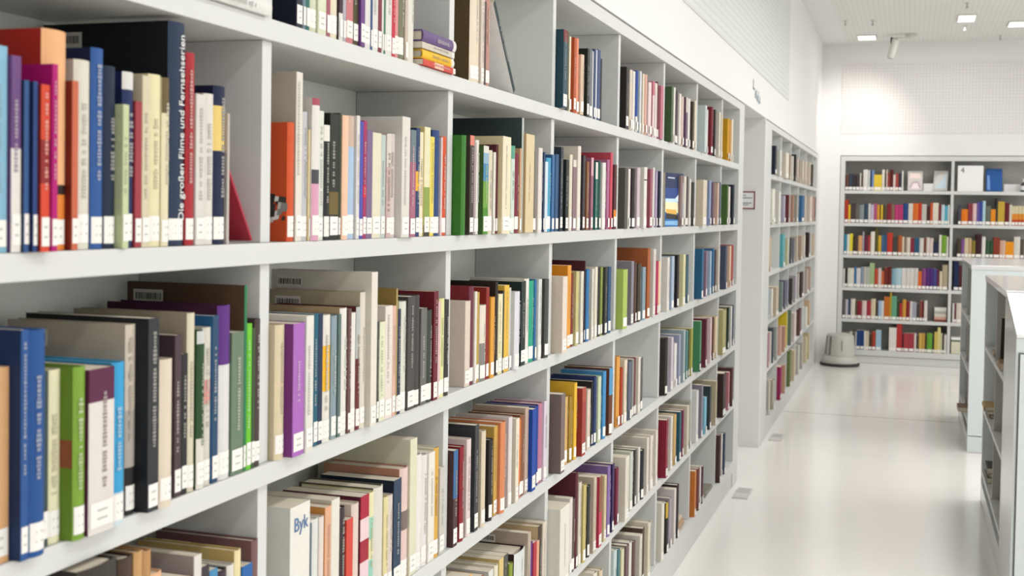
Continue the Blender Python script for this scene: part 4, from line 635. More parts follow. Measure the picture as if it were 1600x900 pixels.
('m',0.0004,4.5509,0.515,0.0271,0.2168,0.16,'4A4640','','','',''),
('m',0.003,4.6016,0.515,0.0319,0.2158,0.1441,'D8D4CC','','','',''),
('m',0.0039,4.7615,0.515,0.0371,0.2263,0.1476,'DCD4C8','','','',''),
('m',0.0036,4.9426,0.515,0.037,0.2256,0.145,'E2DAD0','','','',''),
('m',0.006,5.3625,0.515,0.0444,0.2269,0.1473,'C8A870','','','',''),
('m',0.0077,5.463,0.515,0.0441,0.2244,0.1656,'2A5A6A','','','',''),
('m',0.002,5.5684,0.515,0.0331,0.2159,0.1523,'7A3050','','','',''),
('m',0.011,5.642,0.515,0.0435,0.2247,0.1495,'D8CCB8','','','',''),
('m',0.0018,5.7688,0.515,0.0331,0.2278,0.1576,'A8A89C','','','',''),
('m',0.0081,6.0661,0.515,0.044,0.2669,0.1911,'8A8490','','','',''),
('m',0.0106,6.1865,0.515,0.0435,0.1891,0.1347,'8AC0D8','','','',''),
('m',0.0102,6.3243,0.515,0.0436,0.2276,0.1562,'3A4448','','','',''),
('m',0.0108,6.995,0.515,0.0434,0.2186,0.1412,'C08088','','','',''),
('m',0.0129,7.146,0.515,0.0428,0.2262,0.1582,'5A3A38','','','',''),
('m',0.0002,4.3056,0.158,0.0271,0.2534,0.1834,'4A7A80','','','',''),
('m',-0.004,4.5229,0.158,0.0444,0.2237,0.1581,'E0DCD4','','','',''),
('m',0.0022,4.5598,0.158,0.0278,0.218,0.1429,'6A5050','','','',''),
('m',-0.004,4.7414,0.158,0.0363,0.225,0.1507,'5A4A40','','','',''),
('m',0.0045,5.2166,0.158,0.0438,0.2205,0.1509,'2A2624','','0:C8A840,.3:2A2624','',''),
('m',0.0032,5.3039,0.158,0.0376,0.2222,0.1471,'A8A0A8','','','',''),
('m',0.0051,5.385,0.158,0.0445,0.2448,0.1708,'DCD4D0','','','',''),
('m',0.0034,5.4789,0.158,0.04,0.2439,0.163,'3A3434','','','',''),
('m',0.0106,5.8973,0.158,0.0436,0.2253,0.1521,'C87838','','','',''),
('m',0.0079,6.0313,0.158,0.044,0.2102,0.1411,'7A4A48','','','',''),
('m',-0.004,6.1485,0.158,0.04,0.1945,0.1299,'E0DCD8','','','',''),
('m',0.0009,6.1844,0.158,0.0301,0.1912,0.1285,'5A3848','','','',''),
('m',0.0139,6.6979,0.158,0.0426,0.2645,0.1802,'4A3430','','','',''),
('m',0.0004,6.8599,0.158,0.0301,0.2446,0.1569,'D8D4CC','','','',''),
('m',0.0057,6.9291,0.158,0.0443,0.2333,0.1659,'2A3A58','','','',''),
('s',0.02,9.1751,1.937,0.094,0.2118,0.1537,'2A2E40','','','',''),
('s',0.02,9.5251,1.937,0.1421,0.1991,0.1305,'CFCEC6','','','',''),
('s',0.02,10.0513,1.937,0.2555,0.2037,0.1339,'E0D6C8','','','',''),
('s',0.0044,10.4572,1.937,0.0444,0.2094,0.151,'A08068','','','',''),
('s',0.0075,10.7152,1.937,0.0437,0.2089,0.1348,'DCD8CC','','','',''),
('s',0.0141,10.8861,1.937,0.0415,0.2329,0.1651,'3A3434','','','',''),
('s',0.0147,11.1332,1.937,0.0411,0.2111,0.1554,'D8C8C0','','','',''),
('s',0.0012,11.3936,1.937,0.0449,0.2115,0.1377,'8A8478','','','',''),
('s',0.0159,11.6618,1.937,0.0404,0.2119,0.1496,'E2D4C4','','','',''),
('s',0.0166,11.9448,1.937,0.04,0.2185,0.1526,'E0CCBC','','','',''),
('s',0.02,12.3829,1.937,0.0989,0.2234,0.1492,'DCCFBC','','','',''),
('s',0.02,12.7703,1.937,0.0513,0.2229,0.1431,'6A6058','','','',''),
('s',0.02,9.1337,1.579,0.1607,0.249,0.1677,'E0DCD0','','','',''),
('s',0.02,9.5171,1.579,0.1426,0.2382,0.1711,'DCD8D0','','','',''),
('s',0.02,9.9333,1.579,0.1199,0.2153,0.1561,'A8A4B4','','','',''),
('s',0.02,10.2819,1.579,0.0749,0.2269,0.1608,'6A3038','','','',''),
('s',0.0195,10.7129,1.579,0.039,0.2334,0.1651,'B08878','','','',''),
('s',0.02,11.0654,1.579,0.1378,0.2407,0.1728,'A8A498','','','',''),
('s',0.02,11.6502,1.579,0.2735,0.244,0.1757,'3A6A94','','','',''),
('s',0.0096,12.1046,1.579,0.0429,0.2467,0.1704,'D8CFC0','','','',''),
('s',0.02,12.5795,1.579,0.2255,0.2542,0.1765,'E0D0C0','','','',''),
('s',0.0109,13.1745,1.579,0.0423,0.2552,0.1709,'D8B0A8','','','',''),
('s',0.0041,13.4227,1.579,0.0444,0.2609,0.1769,'4A3438','','','',''),
('s',0.007,9.0754,1.222,0.044,0.2561,0.1732,'C8A888','','','',''),
('s',0.02,9.9489,1.222,0.1509,0.262,0.1893,'5FA8B0','','','',''),
('s',0.02,10.3005,1.222,0.0483,0.2249,0.146,'C8C8A8','','','',''),
('s',0.0061,10.7154,1.222,0.044,0.2203,0.1565,'4A4A50','','','',''),
('s',0.0181,10.8694,1.222,0.0396,0.2159,0.1422,'8A8A94','','','',''),
('s',0.02,11.1685,1.222,0.055,0.2278,0.1657,'C8B8A8','','','',''),
('s',0.02,11.6218,1.222,0.1309,0.2277,0.1609,'B8A490','','','',''),
('s',0.0181,12.0005,1.222,0.0392,0.2278,0.1655,'E0D8CC','','','',''),
('s',0.02,12.5117,1.222,0.1495,0.2476,0.1829,'3A3030','','','',''),
('s',0.02,13.1893,1.222,0.0718,0.2271,0.1519,'D8C8B0','','','',''),
('s',0.0013,9.0758,0.866,0.0449,0.2286,0.1518,'8AA8C0','','','',''),
('s',0.0198,9.168,0.866,0.0396,0.2249,0.154,'E0DCD4','','','',''),
('s',0.02,9.4995,0.866,0.1662,0.2216,0.1443,'C8B8A0','','','',''),
('s',0.02,9.9071,0.866,0.0674,0.2374,0.1683,'7A8A84','','','',''),
('s',0.0147,10.2114,0.866,0.0414,0.2329,0.151,'6A6A78','','','',''),
('s',0.0128,10.4528,0.866,0.0421,0.2256,0.1597,'9A98A8','','','',''),
('s',0.0195,10.7391,0.866,0.039,0.2283,0.1605,'4A4440','','','',''),
('s',0.02,11.0446,0.866,0.0427,0.2369,0.1651,'B0A8B0','','','',''),
('s',0.0095,11.5349,0.866,0.043,0.2334,0.1665,'C0B8B4','','','',''),
('s',0.02,11.8289,0.866,0.2206,0.2326,0.1703,'4A3A3A','','','',''),
('s',0.02,12.4254,0.866,0.184,0.2415,0.169,'B8A8A0','','','',''),
('s',0.0143,12.8523,0.866,0.0409,0.2464,0.1736,'C0A898','','','',''),
('s',0.0106,9.0749,0.515,0.043,0.258,0.1754,'B89098','','','',''),
('s',0.004,9.2572,0.515,0.0445,0.2481,0.1793,'DCD4CC','','','',''),
('s',0.0106,9.3776,0.515,0.043,0.2644,0.1929,'4A5460','','','',''),
('s',0.0196,9.5612,0.515,0.0395,0.2549,0.1835,'A8ACA8','','','',''),
('s',0.0181,9.8934,0.515,0.04,0.2401,0.1774,'D0A898','','','',''),
('s',0.02,10.1786,0.515,0.0721,0.2128,0.1539,'C89888','','','',''),
('s',0.0024,10.4938,0.515,0.0447,0.3045,0.215,'E0C838','','','',''),
('s',0.02,10.7145,0.515,0.0423,0.3021,0.1934,'6A7A68','','','',''),
('s',0.02,11.1008,0.515,0.1905,0.2545,0.183,'D8C8C4','','','',''),
('s',0.02,11.6983,0.515,0.2063,0.2455,0.162,'6A4A48','','','',''),
('s',0.02,12.4149,0.515,0.163,0.2163,0.1458,'D8D8D0','','','',''),
('s',0.0159,12.8304,0.515,0.04,0.2522,0.1724,'D8B898','','','',''),
('s',-0.0019,9.067,0.158,0.0272,0.2692,0.1809,'5A5450','','','',''),
('s',0.0196,9.1205,0.158,0.0397,0.2536,0.1746,'C8C4B8','','','',''),
('s',0.02,9.4128,0.158,0.0922,0.2262,0.1617,'B8B0A0','','','',''),
('s',0.0182,10.2833,0.158,0.0398,0.2388,0.1636,'D0A888','','','',''),
('s',0.02,10.753,0.158,0.1193,0.3071,0.2006,'6A7A48','','','',''),
('s',0.02,11.1402,0.158,0.1116,0.2732,0.1881,'D8C8A8','','','',''),
('s',0.02,11.6105,0.158,0.1317,0.2716,0.1845,'C8C4BC','','','',''),
('s',0.019,11.9891,0.158,0.0387,0.2521,0.1759,'B8B4AC','','','',''),
('s',0.02,12.4966,0.158,0.0453,0.2637,0.1939,'D8CCB0','','','',''),
('s',0.0141,12.8542,0.158,0.0409,0.2685,0.1755,'C8B890','','','','')]

# ------------------------------------------------------------------ helpers
def lin(hx, g=1.0):
    out = []
    for i in (0, 2, 4):
        c = int(hx[i:i+2], 16) / 255
        c = c / 12.92 if c <= .04045 else ((c + .055) / 1.055) ** 2.4
        out.append(min(c * g, .95))
    return tuple(out) + (1.0,)

def nodes(name):
    m = bpy.data.materials.new(name); m.use_nodes = True
    nt = m.node_tree
    return m, nt, nt.nodes['Principled BSDF'], lambda t: nt.nodes.new(t), nt.links.new

def plain(name, col, rough=.45, var=.04, scale=9.0, metal=0.0, spec=.5, bump=0.0, coat=0.0):
    m, nt, b, N, L = nodes(name)
    tc = N('ShaderNodeTexCoord'); no = N('ShaderNodeTexNoise'); no.inputs['Scale'].default_value = scale
    no.inputs['Detail'].default_value = 3
    L(tc.outputs['Object'], no.inputs['Vector'])
    mx = N('ShaderNodeMix'); mx.data_type = 'RGBA'
    mx.inputs[6].default_value = tuple(c * (1 - var) for c in col[:3]) + (1,)
    mx.inputs[7].default_value = tuple(min(1, c * (1 + var)) for c in col[:3]) + (1,)
    L(no.outputs['Fac'], mx.inputs[0]); L(mx.outputs[2], b.inputs['Base Color'])
    b.inputs['Roughness'].default_value = rough; b.inputs['Metallic'].default_value = metal
    b.inputs['Specular IOR Level'].default_value = spec
    if coat: b.inputs['Coat Weight'].default_value = coat; b.inputs['Coat Roughness'].default_value = .12
    if bump:
        bp = N('ShaderNodeBump'); bp.inputs['Strength'].default_value = bump; bp.inputs['Distance'].default_value = .001
        L(no.outputs['Fac'], bp.inputs['Height']); L(bp.outputs['Normal'], b.inputs['Normal'])
    return m

def attr_mat(name, rough, var, scale, spec=.4):
    m, nt, b, N, L = nodes(name)
    at = N('ShaderNodeAttribute'); at.attribute_name = 'Col'
    tc = N('ShaderNodeTexCoord'); no = N('ShaderNodeTexNoise'); no.inputs['Scale'].default_value = scale
    no.inputs['Detail'].default_value = 4
    L(tc.outputs['Object'], no.inputs['Vector'])
    mr = N('ShaderNodeMapRange'); mr.inputs['To Min'].default_value = 1 - var; mr.inputs['To Max'].default_value = 1 + var
    L(no.outputs['Fac'], mr.inputs['Value'])
    vm = N('ShaderNodeVectorMath'); vm.operation = 'SCALE'
    L(at.outputs['Color'], vm.inputs[0]); L(mr.outputs['Result'], vm.inputs['Scale'])
    L(vm.outputs['Vector'], b.inputs['Base Color'])
    b.inputs['Roughness'].default_value = rough; b.inputs['Specular IOR Level'].default_value = spec
    return m

def perforated(name, col, hole, axes, pitch, radius, rough=.6):
    m, nt, b, N, L = nodes(name)
    tc = N('ShaderNodeTexCoord'); sp = N('ShaderNodeSeparateXYZ'); L(tc.outputs['Object'], sp.inputs[0])
    sq = None
    for a in axes:
        k = N('ShaderNodeMath'); k.operation = 'MULTIPLY'; k.inputs[1].default_value = 1 / pitch; L(sp.outputs[a], k.inputs[0])
        fr = N('ShaderNodeMath'); fr.operation = 'FRACT'; L(k.outputs[0], fr.inputs[0])
        s = N('ShaderNodeMath'); s.operation = 'SUBTRACT'; s.inputs[1].default_value = .5; L(fr.outputs[0], s.inputs[0])
        q = N('ShaderNodeMath'); q.operation = 'MULTIPLY'; L(s.outputs[0], q.inputs[0]); L(s.outputs[0], q.inputs[1])
        if sq is None: sq = q
        else:
            ad = N('ShaderNodeMath'); L(sq.outputs[0], ad.inputs[0]); L(q.outputs[0], ad.inputs[1]); sq = ad
    lt = N('ShaderNodeMath'); lt.operation = 'LESS_THAN'; lt.inputs[1].default_value = radius ** 2; L(sq.outputs[0], lt.inputs[0])
    mx = N('ShaderNodeMix'); mx.data_type = 'RGBA'; mx.inputs[6].default_value = col; mx.inputs[7].default_value = hole
    L(lt.outputs[0], mx.inputs[0]); L(mx.outputs[2], b.inputs['Base Color'])
    b.inputs['Roughness'].default_value = rough; b.inputs['Specular IOR Level'].default_value = .2
    return m

def floor_mat():
    m, nt, b, N, L = nodes('poured_resin_floor')
    tc = N('ShaderNodeTexCoord'); no = N('ShaderNodeTexNoise'); no.inputs['Scale'].default_value = .7; no.inputs['Detail'].default_value = 4
    L(tc.outputs['Object'], no.inputs['Vector'])
    mx = N('ShaderNodeMix'); mx.data_type = 'RGBA'
    mx.inputs[6].default_value = (.85, .82, .775, 1); mx.inputs[7].default_value = (.90, .87, .825, 1)
    L(no.outputs['Fac'], mx.inputs[0])
    sp = N('ShaderNodeSeparateXYZ'); L(tc.outputs['Object'], sp.inputs[0])
    a = N('ShaderNodeMath'); a.operation = 'SUBTRACT'; a.inputs[1].default_value = 10.33; L(sp.outputs[1], a.inputs[0])
    ab = N('ShaderNodeMath'); ab.operation = 'ABSOLUTE'; L(a.outputs[0], ab.inputs[0])
    lt = N('ShaderNodeMath'); lt.operation = 'LESS_THAN'; lt.inputs[1].default_value = .012; L(ab.outputs[0], lt.inputs[0])
    m2 = N('ShaderNodeMix'); m2.data_type = 'RGBA'; m2.inputs[7].default_value = (.5, .46, .42, 1)
    L(mx.outputs[2], m2.inputs[6]); L(lt.outputs[0], m2.inputs[0]); L(m2.outputs[2], b.inputs['Base Color'])
    n2 = N('ShaderNodeTexNoise'); n2.inputs['Scale'].default_value = 3.0; L(tc.outputs['Object'], n2.inputs['Vector'])
    mr = N('ShaderNodeMapRange'); mr.inputs['To Min'].default_value = .12; mr.inputs['To Max'].default_value = .22
    L(n2.outputs['Fac'], mr.inputs['Value']); L(mr.outputs['Result'], b.inputs['Roughness'])
    b.inputs['Specular IOR Level'].default_value = .55
    return m

def page_mat():
    m, nt, b, N, L = nodes('page_edges')
    tc = N('ShaderNodeTexCoord'); wv = N('ShaderNodeTexWave'); wv.bands_direction = 'Y'
    wv.inputs['Scale'].default_value = 180; wv.inputs['Distortion'].default_value = 2.0
    L(tc.outputs['Object'], wv.inputs['Vector'])
    mx = N('ShaderNodeMix'); mx.data_type = 'RGBA'
    mx.inputs[6].default_value = (.56, .49, .38, 1); mx.inputs[7].default_value = (.80, .74, .62, 1)
    L(wv.outputs['Fac'], mx.inputs[0]); L(mx.outputs[2], b.inputs['Base Color'])
    b.inputs['Roughness'].default_value = .85
    return m

def glow(name, col, s):
    m, nt, b, N, L = nodes(name)
    b.inputs['Base Color'].default_value = (.9, .9, .88, 1)
    b.inputs['Emission Color'].default_value = col; b.inputs['Emission Strength'].default_value = s
    return m

M = dict(
    white=plain('white_shelf_lacquer', (.63, .64, .625), .38, .015, 3.0),
    white_in=plain('white_shelf_shade_tint', (.74, .77, .715), .5, .02, 3.0),  # shelf white for back panels, greenish shadow tone put into the colour
    wall=plain('white_wall_paint', (.80, .79, .775), .7, .012, 2.0, bump=.05),
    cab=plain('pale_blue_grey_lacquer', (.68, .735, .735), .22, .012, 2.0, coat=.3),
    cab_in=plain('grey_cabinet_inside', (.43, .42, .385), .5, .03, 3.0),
    top=plain('pale_gloss_top', (.70, .70, .69), .16, .01, 2.0, coat=.4),
    board=plain('bright_white_board', (.86, .86, .85), .4, .01, 2.0),
    page=page_mat(),
    cover=attr_mat('book_cover', .5, .08, 38.0, .22),
    art=attr_mat('printed_paper', .5, .03, 30.0),
    stick=attr_mat('spine_sticker', .55, .02, 60.0, .3),
    floor=floor_mat(),
    ceil=perforated('perforated_ceiling', (.78, .77, .74, 1), (.70, .69, .665, 1), (0, 1), .045, .25),
    perf_l=perforated('perforated_wall_panel', (.70, .715, .69, 1), (.60, .615, .595, 1), (1, 2), .040, .27),
    perf_f=perforated('perforated_end_panel', (.77, .75, .73, 1), (.67, .65, .63, 1), (0, 2), .034, .25),
    rubber=plain('black_rubber', (.03, .027, .025), .7, .1, 40),
    stool=plain('grey_painted_steel', (.50, .50, .45), .42, .02, 6.0),
    stool_d=plain('dark_groove', (.20, .195, .17), .6, .05, 6.0),
    steel=plain('brushed_steel', (.55, .54, .52), .35, .05, 50, metal=.8),
    plate=plain('grey_floor_plate', (.60, .585, .55), .4, .04, 20),
    plate_d=plain('darker_floor_plate', (.47, .46, .43), .45, .05, 20),
    red=plain('dark_red_edge', (.20, .035, .035), .5, .05, 20),
    ink=plain('dark_print', (.08, .085, .09), .6, .05, 30),
    ink_l=plain('grey_blue_print', (.30, .34, .37), .6, .05, 30),
    blueink=plain('blue_print', (.09, .17, .36), .6, .05, 30),
    whiteink=plain('white_print', (.82, .82, .80), .6, .03, 30),
    line=plain('dark_joint', (.16, .17, .17), .6, .05, 20),
    fit=plain('off_white_fitting', (.62, .61, .55), .4, .02, 20),
    dark=plain('dark_plastic', (.05, .05, .05), .4, .05, 20),
    glow=glow('lamp_diffuser', (1, .98, .94, 1), 1.1),
)

def link(name, bm, mats, parent=None, smooth=False):
    me = bpy.data.meshes.new(name)
    bmesh.ops.recalc_face_normals(bm, faces=bm.faces)
    bm.to_mesh(me); bm.free()
    for m in (mats if isinstance(mats, (list, tuple)) else [mats]): me.materials.append(m)
    if smooth:
        for p in me.polygons: p.use_smooth = True
    o = bpy.data.objects.new(name, me); COL.objects.link(o); o.parent = parent
    return o

def empty(name, loc=(0, 0, 0), rot=(0, 0, 0)):
    o = bpy.data.objects.new(name, None); COL.objects.link(o)
    o.location = loc; o.rotation_euler = rot; o.empty_display_size = .05
    return o

def tag(o, label, cat, group=None):
    o['label'] = label; o['category'] = cat
    if group: o['group'] = group
    return o

def box(bm, x0, x1, y0, y1, z0, z1, mi=0, bev=0.0):
    vs = [bm.verts.new((x, y, z)) for x in (x0, x1) for y in (y0, y1) for z in (z0, z1)]
    q = [(0, 1, 3, 2), (4, 6, 7, 5), (0, 4, 5, 1), (2, 3, 7, 6), (0, 2, 6, 4), (1, 5, 7, 3)]
    fs = [bm.faces.new([vs[i] for i in f]) for f in q]
    for f in fs: f.material_index = mi
    if bev:
        es = list({e for f in fs for e in f.edges})
        r = bmesh.ops.bevel(bm, geom=es, offset=bev, segments=2, profile=.5, affect='EDGES')
        for f in r['faces']: f.material_index = mi
    return fs

def boxes(name, lst, mat, parent=None, bev=.0012):
    bm = bmesh.new()
    for b in lst: box(bm, *b, bev=bev)
    return link(name, bm, mat, parent)

def struct(name, lst, mat, bev=0):
    o = boxes(name, lst, mat, None, bev); o['kind'] = 'structure'; return o

def lathe(name, prof, mat, parent=None, seg=64):
    bm = bmesh.new(); rings = []
    for r, z in prof:
        rings.append([bm.verts.new((r * math.cos(2*PI*i/seg), r * math.sin(2*PI*i/seg), z)) for i in range(seg)])
    for a, b in zip(rings, rings[1:]):
        for i in range(seg): bm.faces.new([a[i], a[(i+1) % seg], b[(i+1) % seg], b[i]])
    bm.faces.new(rings[0]); bm.faces.new(rings[-1])
    o = link(name, bm, mat, parent)
    for p in o.data.polygons: p.use_smooth = len(p.vertices) == 4
    o.data.set_sharp_from_angle(angle=math.radians(35))
    return o

def text(name, s, size, mat, parent, mw, depth=.0004):
    cu = bpy.data.curves.new(name, 'FONT'); cu.body = s; cu.size = size; cu.extrude = depth
    cu.align_x = 'CENTER'; cu.align_y = 'CENTER'
    t = bpy.data.objects.new(name, cu); COL.objects.link(t)
    me = bpy.data.meshes.new_from_object(t.evaluated_get(bpy.context.evaluated_depsgraph_get()))
    bpy.data.objects.remove(t)
    me.transform(mw); me.materials.clear(); me.materials.append(mat)
    o = bpy.data.objects.new(name, me); COL.objects.link(o); o.parent = parent
    return o

# ------------------------------------------------------------------ books
GAIN = .94
def spine_curve(t, hard):
    if hard and t > .012:
        e = min(.16 * t, .006)
        return [(-e * (2*k/6 - 1) ** 2 if 0 < k < 6 else -e, -t/2 + t*k/6) for k in range(7)]
    r = min(.0009, t * .12)
    return [(-r, -t/2), (0, -t/2 + r), (0, 0), (0, t/2 - r), (-r, t/2)]

def book_shape(bm, col, t, h, w, spine, side, bands, hard, mi_cover=0):
    sp = spine_curve(t, hard); n = len(sp)
    b = .0026 if hard and t > .012 else .0007
    b = min(b, t * .2)
    out = [(-w, -t/2)] + sp + [(-w, t/2)]
    inn = [(-w, -t/2 + b)] + [(min(x - b, -b - .0002), max(-t/2 + b, min(t/2 - b, y))) for x, y in sp] + [(-w, t/2 - b)]
    zs = [0.0]; cols = []
    bl = sorted(bands, key=lambda q: -q[0])           # fraction measured from the top
    if bands:
        cuts = [(1 - f) * h for f, c in bl]
        prev = 0.0
        for (f, c), z in zip(bl, cuts):
            z = h if f <= 0 else z
            if z > prev + 1e-5: zs.append(z); cols.append(c); prev = z
        if prev < h - 1e-5: zs.append(h); cols.append(spine)
    else: zs.append(h); cols.append(spine)
    O = [[bm.verts.new((x, y, z)) for x, y in out] for z in zs]
    I = [[bm.verts.new((x, y, z)) for x, y in inn] for z in zs]
    m = len(out)
    def face(vs, c):
        f = bm.faces.new(vs); f.material_index = mi_cover
        for l in f.loops: l[col] = c
    for k in range(len(zs) - 1):
        for i in range(m - 1):
            c = cols[k] if 0 < i < m - 2 else side
            face([O[k][i], O[k][i+1], O[k+1][i+1], O[k+1][i]], c)
            face([I[k][i+1], I[k][i], I[k+1][i], I[k+1][i+1]], side)
        face([O[k][0], O[k+1][0], I[k+1][0], I[k][0]], side)
        face([O[k][-1], I[k][-1], I[k+1][-1], O[k+1][-1]], side)
    for i in range(m - 1):
        c = cols[-1] if 0 < i < m - 2 else side
        face([O[-1][i], O[-1][i+1], I[-1][i+1], I[-1][i]], c)
        face([O[0][i+1], O[0][i], I[0][i], I[0][i+1]], side)
    return b

def page_box(bm, t, h, w, b, hard, mi=0):
    ins = .003 if hard and t > .012 else .0007
    box(bm, -w + ins, -b - max(.16*t, .001) if hard and t > .012 else -b - .0006, -t/2 + b + .0001, t/2 - b - .0001, ins, h - ins, mi)

def quad(bm, col, pts, c):
    f = bm.faces.new([bm.verts.new(p) for p in pts])
    for l in f.loops: l[col] = c
    return f

def parse(b):
    return [(float(q.split(':')[0]), lin(q.split(':')[1], GAIN)) for q in b.split(',')] if b else []

def on_spine(sp, y):
    for (xa, ya), (xb, yb) in zip(sp, sp[1:]):
        if ya <= y <= yb: return xa + (xb - xa) * (y - ya) / max(yb - ya, 1e-9)
    return 0.0

def make_book(loc, rot, t, h, w, colx, coverx='', bands='', marks='', label=None, group=None, lettering='', name='book', sticker=True, rnd=None):
    rnd = rnd or random
    root = empty(name, loc, rot)
    hard = (t > .017 and rnd.random() < .6) or lettering == 'DIE'
    if lettering == 'BYK': hard = False
    spine = lin(colx, GAIN); side = lin(coverx, GAIN) if coverx else tuple(c * .9 for c in spine[:3]) + (1,)
    bm = bmesh.new(); col = bm.loops.layers.float_color.new('Col')
    b = book_shape(bm, col, t, h, w, spine, side, parse(bands), hard)
    cv = link('cover', bm, M['cover'], root)
    bm = bmesh.new(); page_box(bm, t, h, w, b, hard)
    link('page_block', bm, M['page'], root)
    sp = spine_curve(t, hard)
    if sticker and 'n' not in marks and t > .006:
        bm = bmesh.new(); col = bm.loops.layers.float_color.new('Col')
        z0 = .006 + rnd.random() * .004; z1 = z0 + .030 + rnd.random() * .006
        ys = [-.44*t + .88*t*k/6 for k in range(7)]
        base = lin('DEDBD6', 1.15)
        pts = [(on_spine(sp, y) + .0006, y) for y in ys]
        for (xa, ya), (xb, yb) in zip(pts, pts[1:]): quad(bm, col, [(xa, ya, z0), (xb, yb, z0), (xb, yb, z1), (xa, ya, z1)], base)
        for q in range(2):
            zc = z0 + (z1 - z0) * (.32 + .34 * q); ya = -.18 * t; yb = .22 * t
            xx = max(on_spine(sp, ya), on_spine(sp, yb)) + .0009
            quad(bm, col, [(xx, ya, zc - .0013), (xx, yb, zc - .0013), (xx, yb, zc + .0013), (xx, ya, zc + .0013)], lin('BDBAB6', 1))
        link('spine_label', bm, M['stick'], root)
    if not lettering and t > .009 and rnd.random() < .72 and not coverx == 'x':
        bm = bmesh.new(); col = bm.loops.layers.float_color.new('Col')
        lum = .3 * spine[0] + .6 * spine[1] + .1 * spine[2]
        ink = (.22, .20, .19, 1) if lum > .35 else (.72, .69, .62, 1)
        k = .42 if lum > .35 else .36
        ink = tuple(ink[i] * k + spine[i] * (1 - k) for i in range(3)) + (1,)
        z = h * rnd.uniform(.25, .42); zt = h * rnd.uniform(.7, .95); hh = min(.2 * t, .0048); y0 = rnd.uniform(-.12, .12) * t
        xx = max(x for x, y in sp) + .0007
        while z < zt:
            l_ = rnd.uniform(.0022, .0045)
            a = rnd.uniform(.55, 1) * hh
            quad(bm, col, [(xx, y0 - a, z), (xx, y0 + a, z), (xx, y0 + a, z + l_), (xx, y0 - a, z + l_)], ink)
            z += l_ + (.0014 if rnd.random() < .84 else .006)
        link('spine_lettering', bm, M['stick'], root)
    if lettering == 'DIE':
        mw = Matrix(((0, 0, 1, .0008), (0, -1, 0, .14 * t), (1, 0, 0, h * .53), (0, 0, 0, 1)))
        text('spine_lettering', 'Die großen Filme und Fernsehserien', .0178, M['whiteink'], root, mw)
    if lettering == 'BYK':
        mw = Matrix(((0, 0, 1, .0008), (1, 0, 0, .02 * t), (0, 1, 0, h * .87), (0, 0, 0, 1))) @ Matrix.Rotation(-.0, 4, 'Z')
        text('spine_lettering', 'Byk', .034, M['blueink'], root, mw)
    if 's' in marks:
        bm = bmesh.new(); col = bm.loops.layers.float_color.new('Col')
        yy = -t/2 - .0005; x0 = -w + .012; x1 = x0 + min(.055, w * .4); za = h - .034; zb = h - .012
        quad(bm, col, [(x0, yy, za), (x1, yy, za), (x1, yy, zb), (x0, yy, zb)], lin('D8D4CC', 1.0))
        x = x0 + .004
        while x < x1 - .004:
            d = rnd.uniform(.0008, .003)
            quad(bm, col, [(x, yy - .0003, za + .006), (x + d, yy - .0003, za + .006), (x + d, yy - .0003, zb - .005), (x, yy - .0003, zb - .005)], lin('3A3836', 1))
            x += d + rnd.uniform(.0008, .002)
        link('cover_label', bm, M['stick'], root)
    if 'p' in marks or 'q' in marks:
        bm = bmesh.new(); col = bm.loops.layers.float_color.new('Col')
        yy = -t/2 - .0005
        if 'p' in marks:
            for k in range(26):
                x = rnd.uniform(-.055, -.008); z = h * rnd.uniform(.18, .36); s = rnd.uniform(.003, .009)
                g = rnd.choice(['E0DCD4', '3A3634', '8A8884', 'C8C4BC', '2A2826'])
                quad(bm, col, [(x - s, yy - k * 1e-5, z - s), (x + s * .8, yy - k * 1e-5, z - s * .7), (x + s, yy - k * 1e-5, z + s), (x - s * .6, yy - k * 1e-5, z + s * 1.2)], lin(g))
        else:
            quad(bm, col, [(-.05, yy, h * .42), (-.004, yy, h * .42), (-.004, yy, h * .58), (-.05, yy, h * .58)], lin('8A4A2C'))
        link('cover_picture', bm, M['art'], root)
    if label: tag(root, label, 'book', group)
    return root

ROT = {'m': (0, 0, 0), 's': (0, 0, 0), 'f': (0, 0, -PI/2)}
for (u, x, y, z, t, h, w, c, cc, bd, mk, lt, label, group) in BOOKS:
    make_book((x, y, z + .0006), ROT[u[0]], t, h, w, c, cc, bd, mk, label, group, lt, rnd=random.Random(int(y * 9973) + int(z * 571)))

# all the smaller, more distant books: one mass
bm = bmesh.new(); col = bm.loops.layers.float_color.new('Col')
for (u, x, y, z, t, h, w, c, cc, bd, mk, lt) in REST:
    one = bmesh.new(); oc = one.loops.layers.float_color.new('Col')
    g_ = .84 if u[0] == 'f' else GAIN; sp = lin(c, g_); sd = lin(cc, GAIN) if cc else tuple(q * .9 for q in sp[:3]) + (1,)
    hard = t > .017 and random.random() < .6
    b = book_shape(one, oc, t, h, w, sp, sd, parse(bd), hard)
    page_box(one, t, h, w, b, hard, 1)
    if 'n' not in mk:
        q = quad(one, oc, [(.0012, -.42*t, .007), (.0012, .42*t, .007), (.0012, .42*t, .038), (.0012, -.42*t, .038)], lin('DEDBD6', 1.15))
    mt = Matrix.Translation((x, y, z + .0006)) @ Matrix.Rotation(ROT[u[0]][2], 4, 'Z')
    bmesh.ops.recalc_face_normals(one, faces=one.faces)
    me = bpy.data.meshes.new('tmp'); one.to_mesh(me); one.free(); me.transform(mt)
    bm.from_mesh(me); bpy.data.meshes.remove(me)
me = bpy.data.meshes.new('small_books'); bm.to_mesh(me); bm.free()
me.materials.append(M['cover']); me.materials.append(M['page'])
ob = bpy.data.objects.new('small_books', me); COL.objects.link(ob)
ob['kind'] = 'stuff'; ob['label'] = 'the many smaller looking books farther along the shelves and on the end wall'; ob['category'] = 'books'

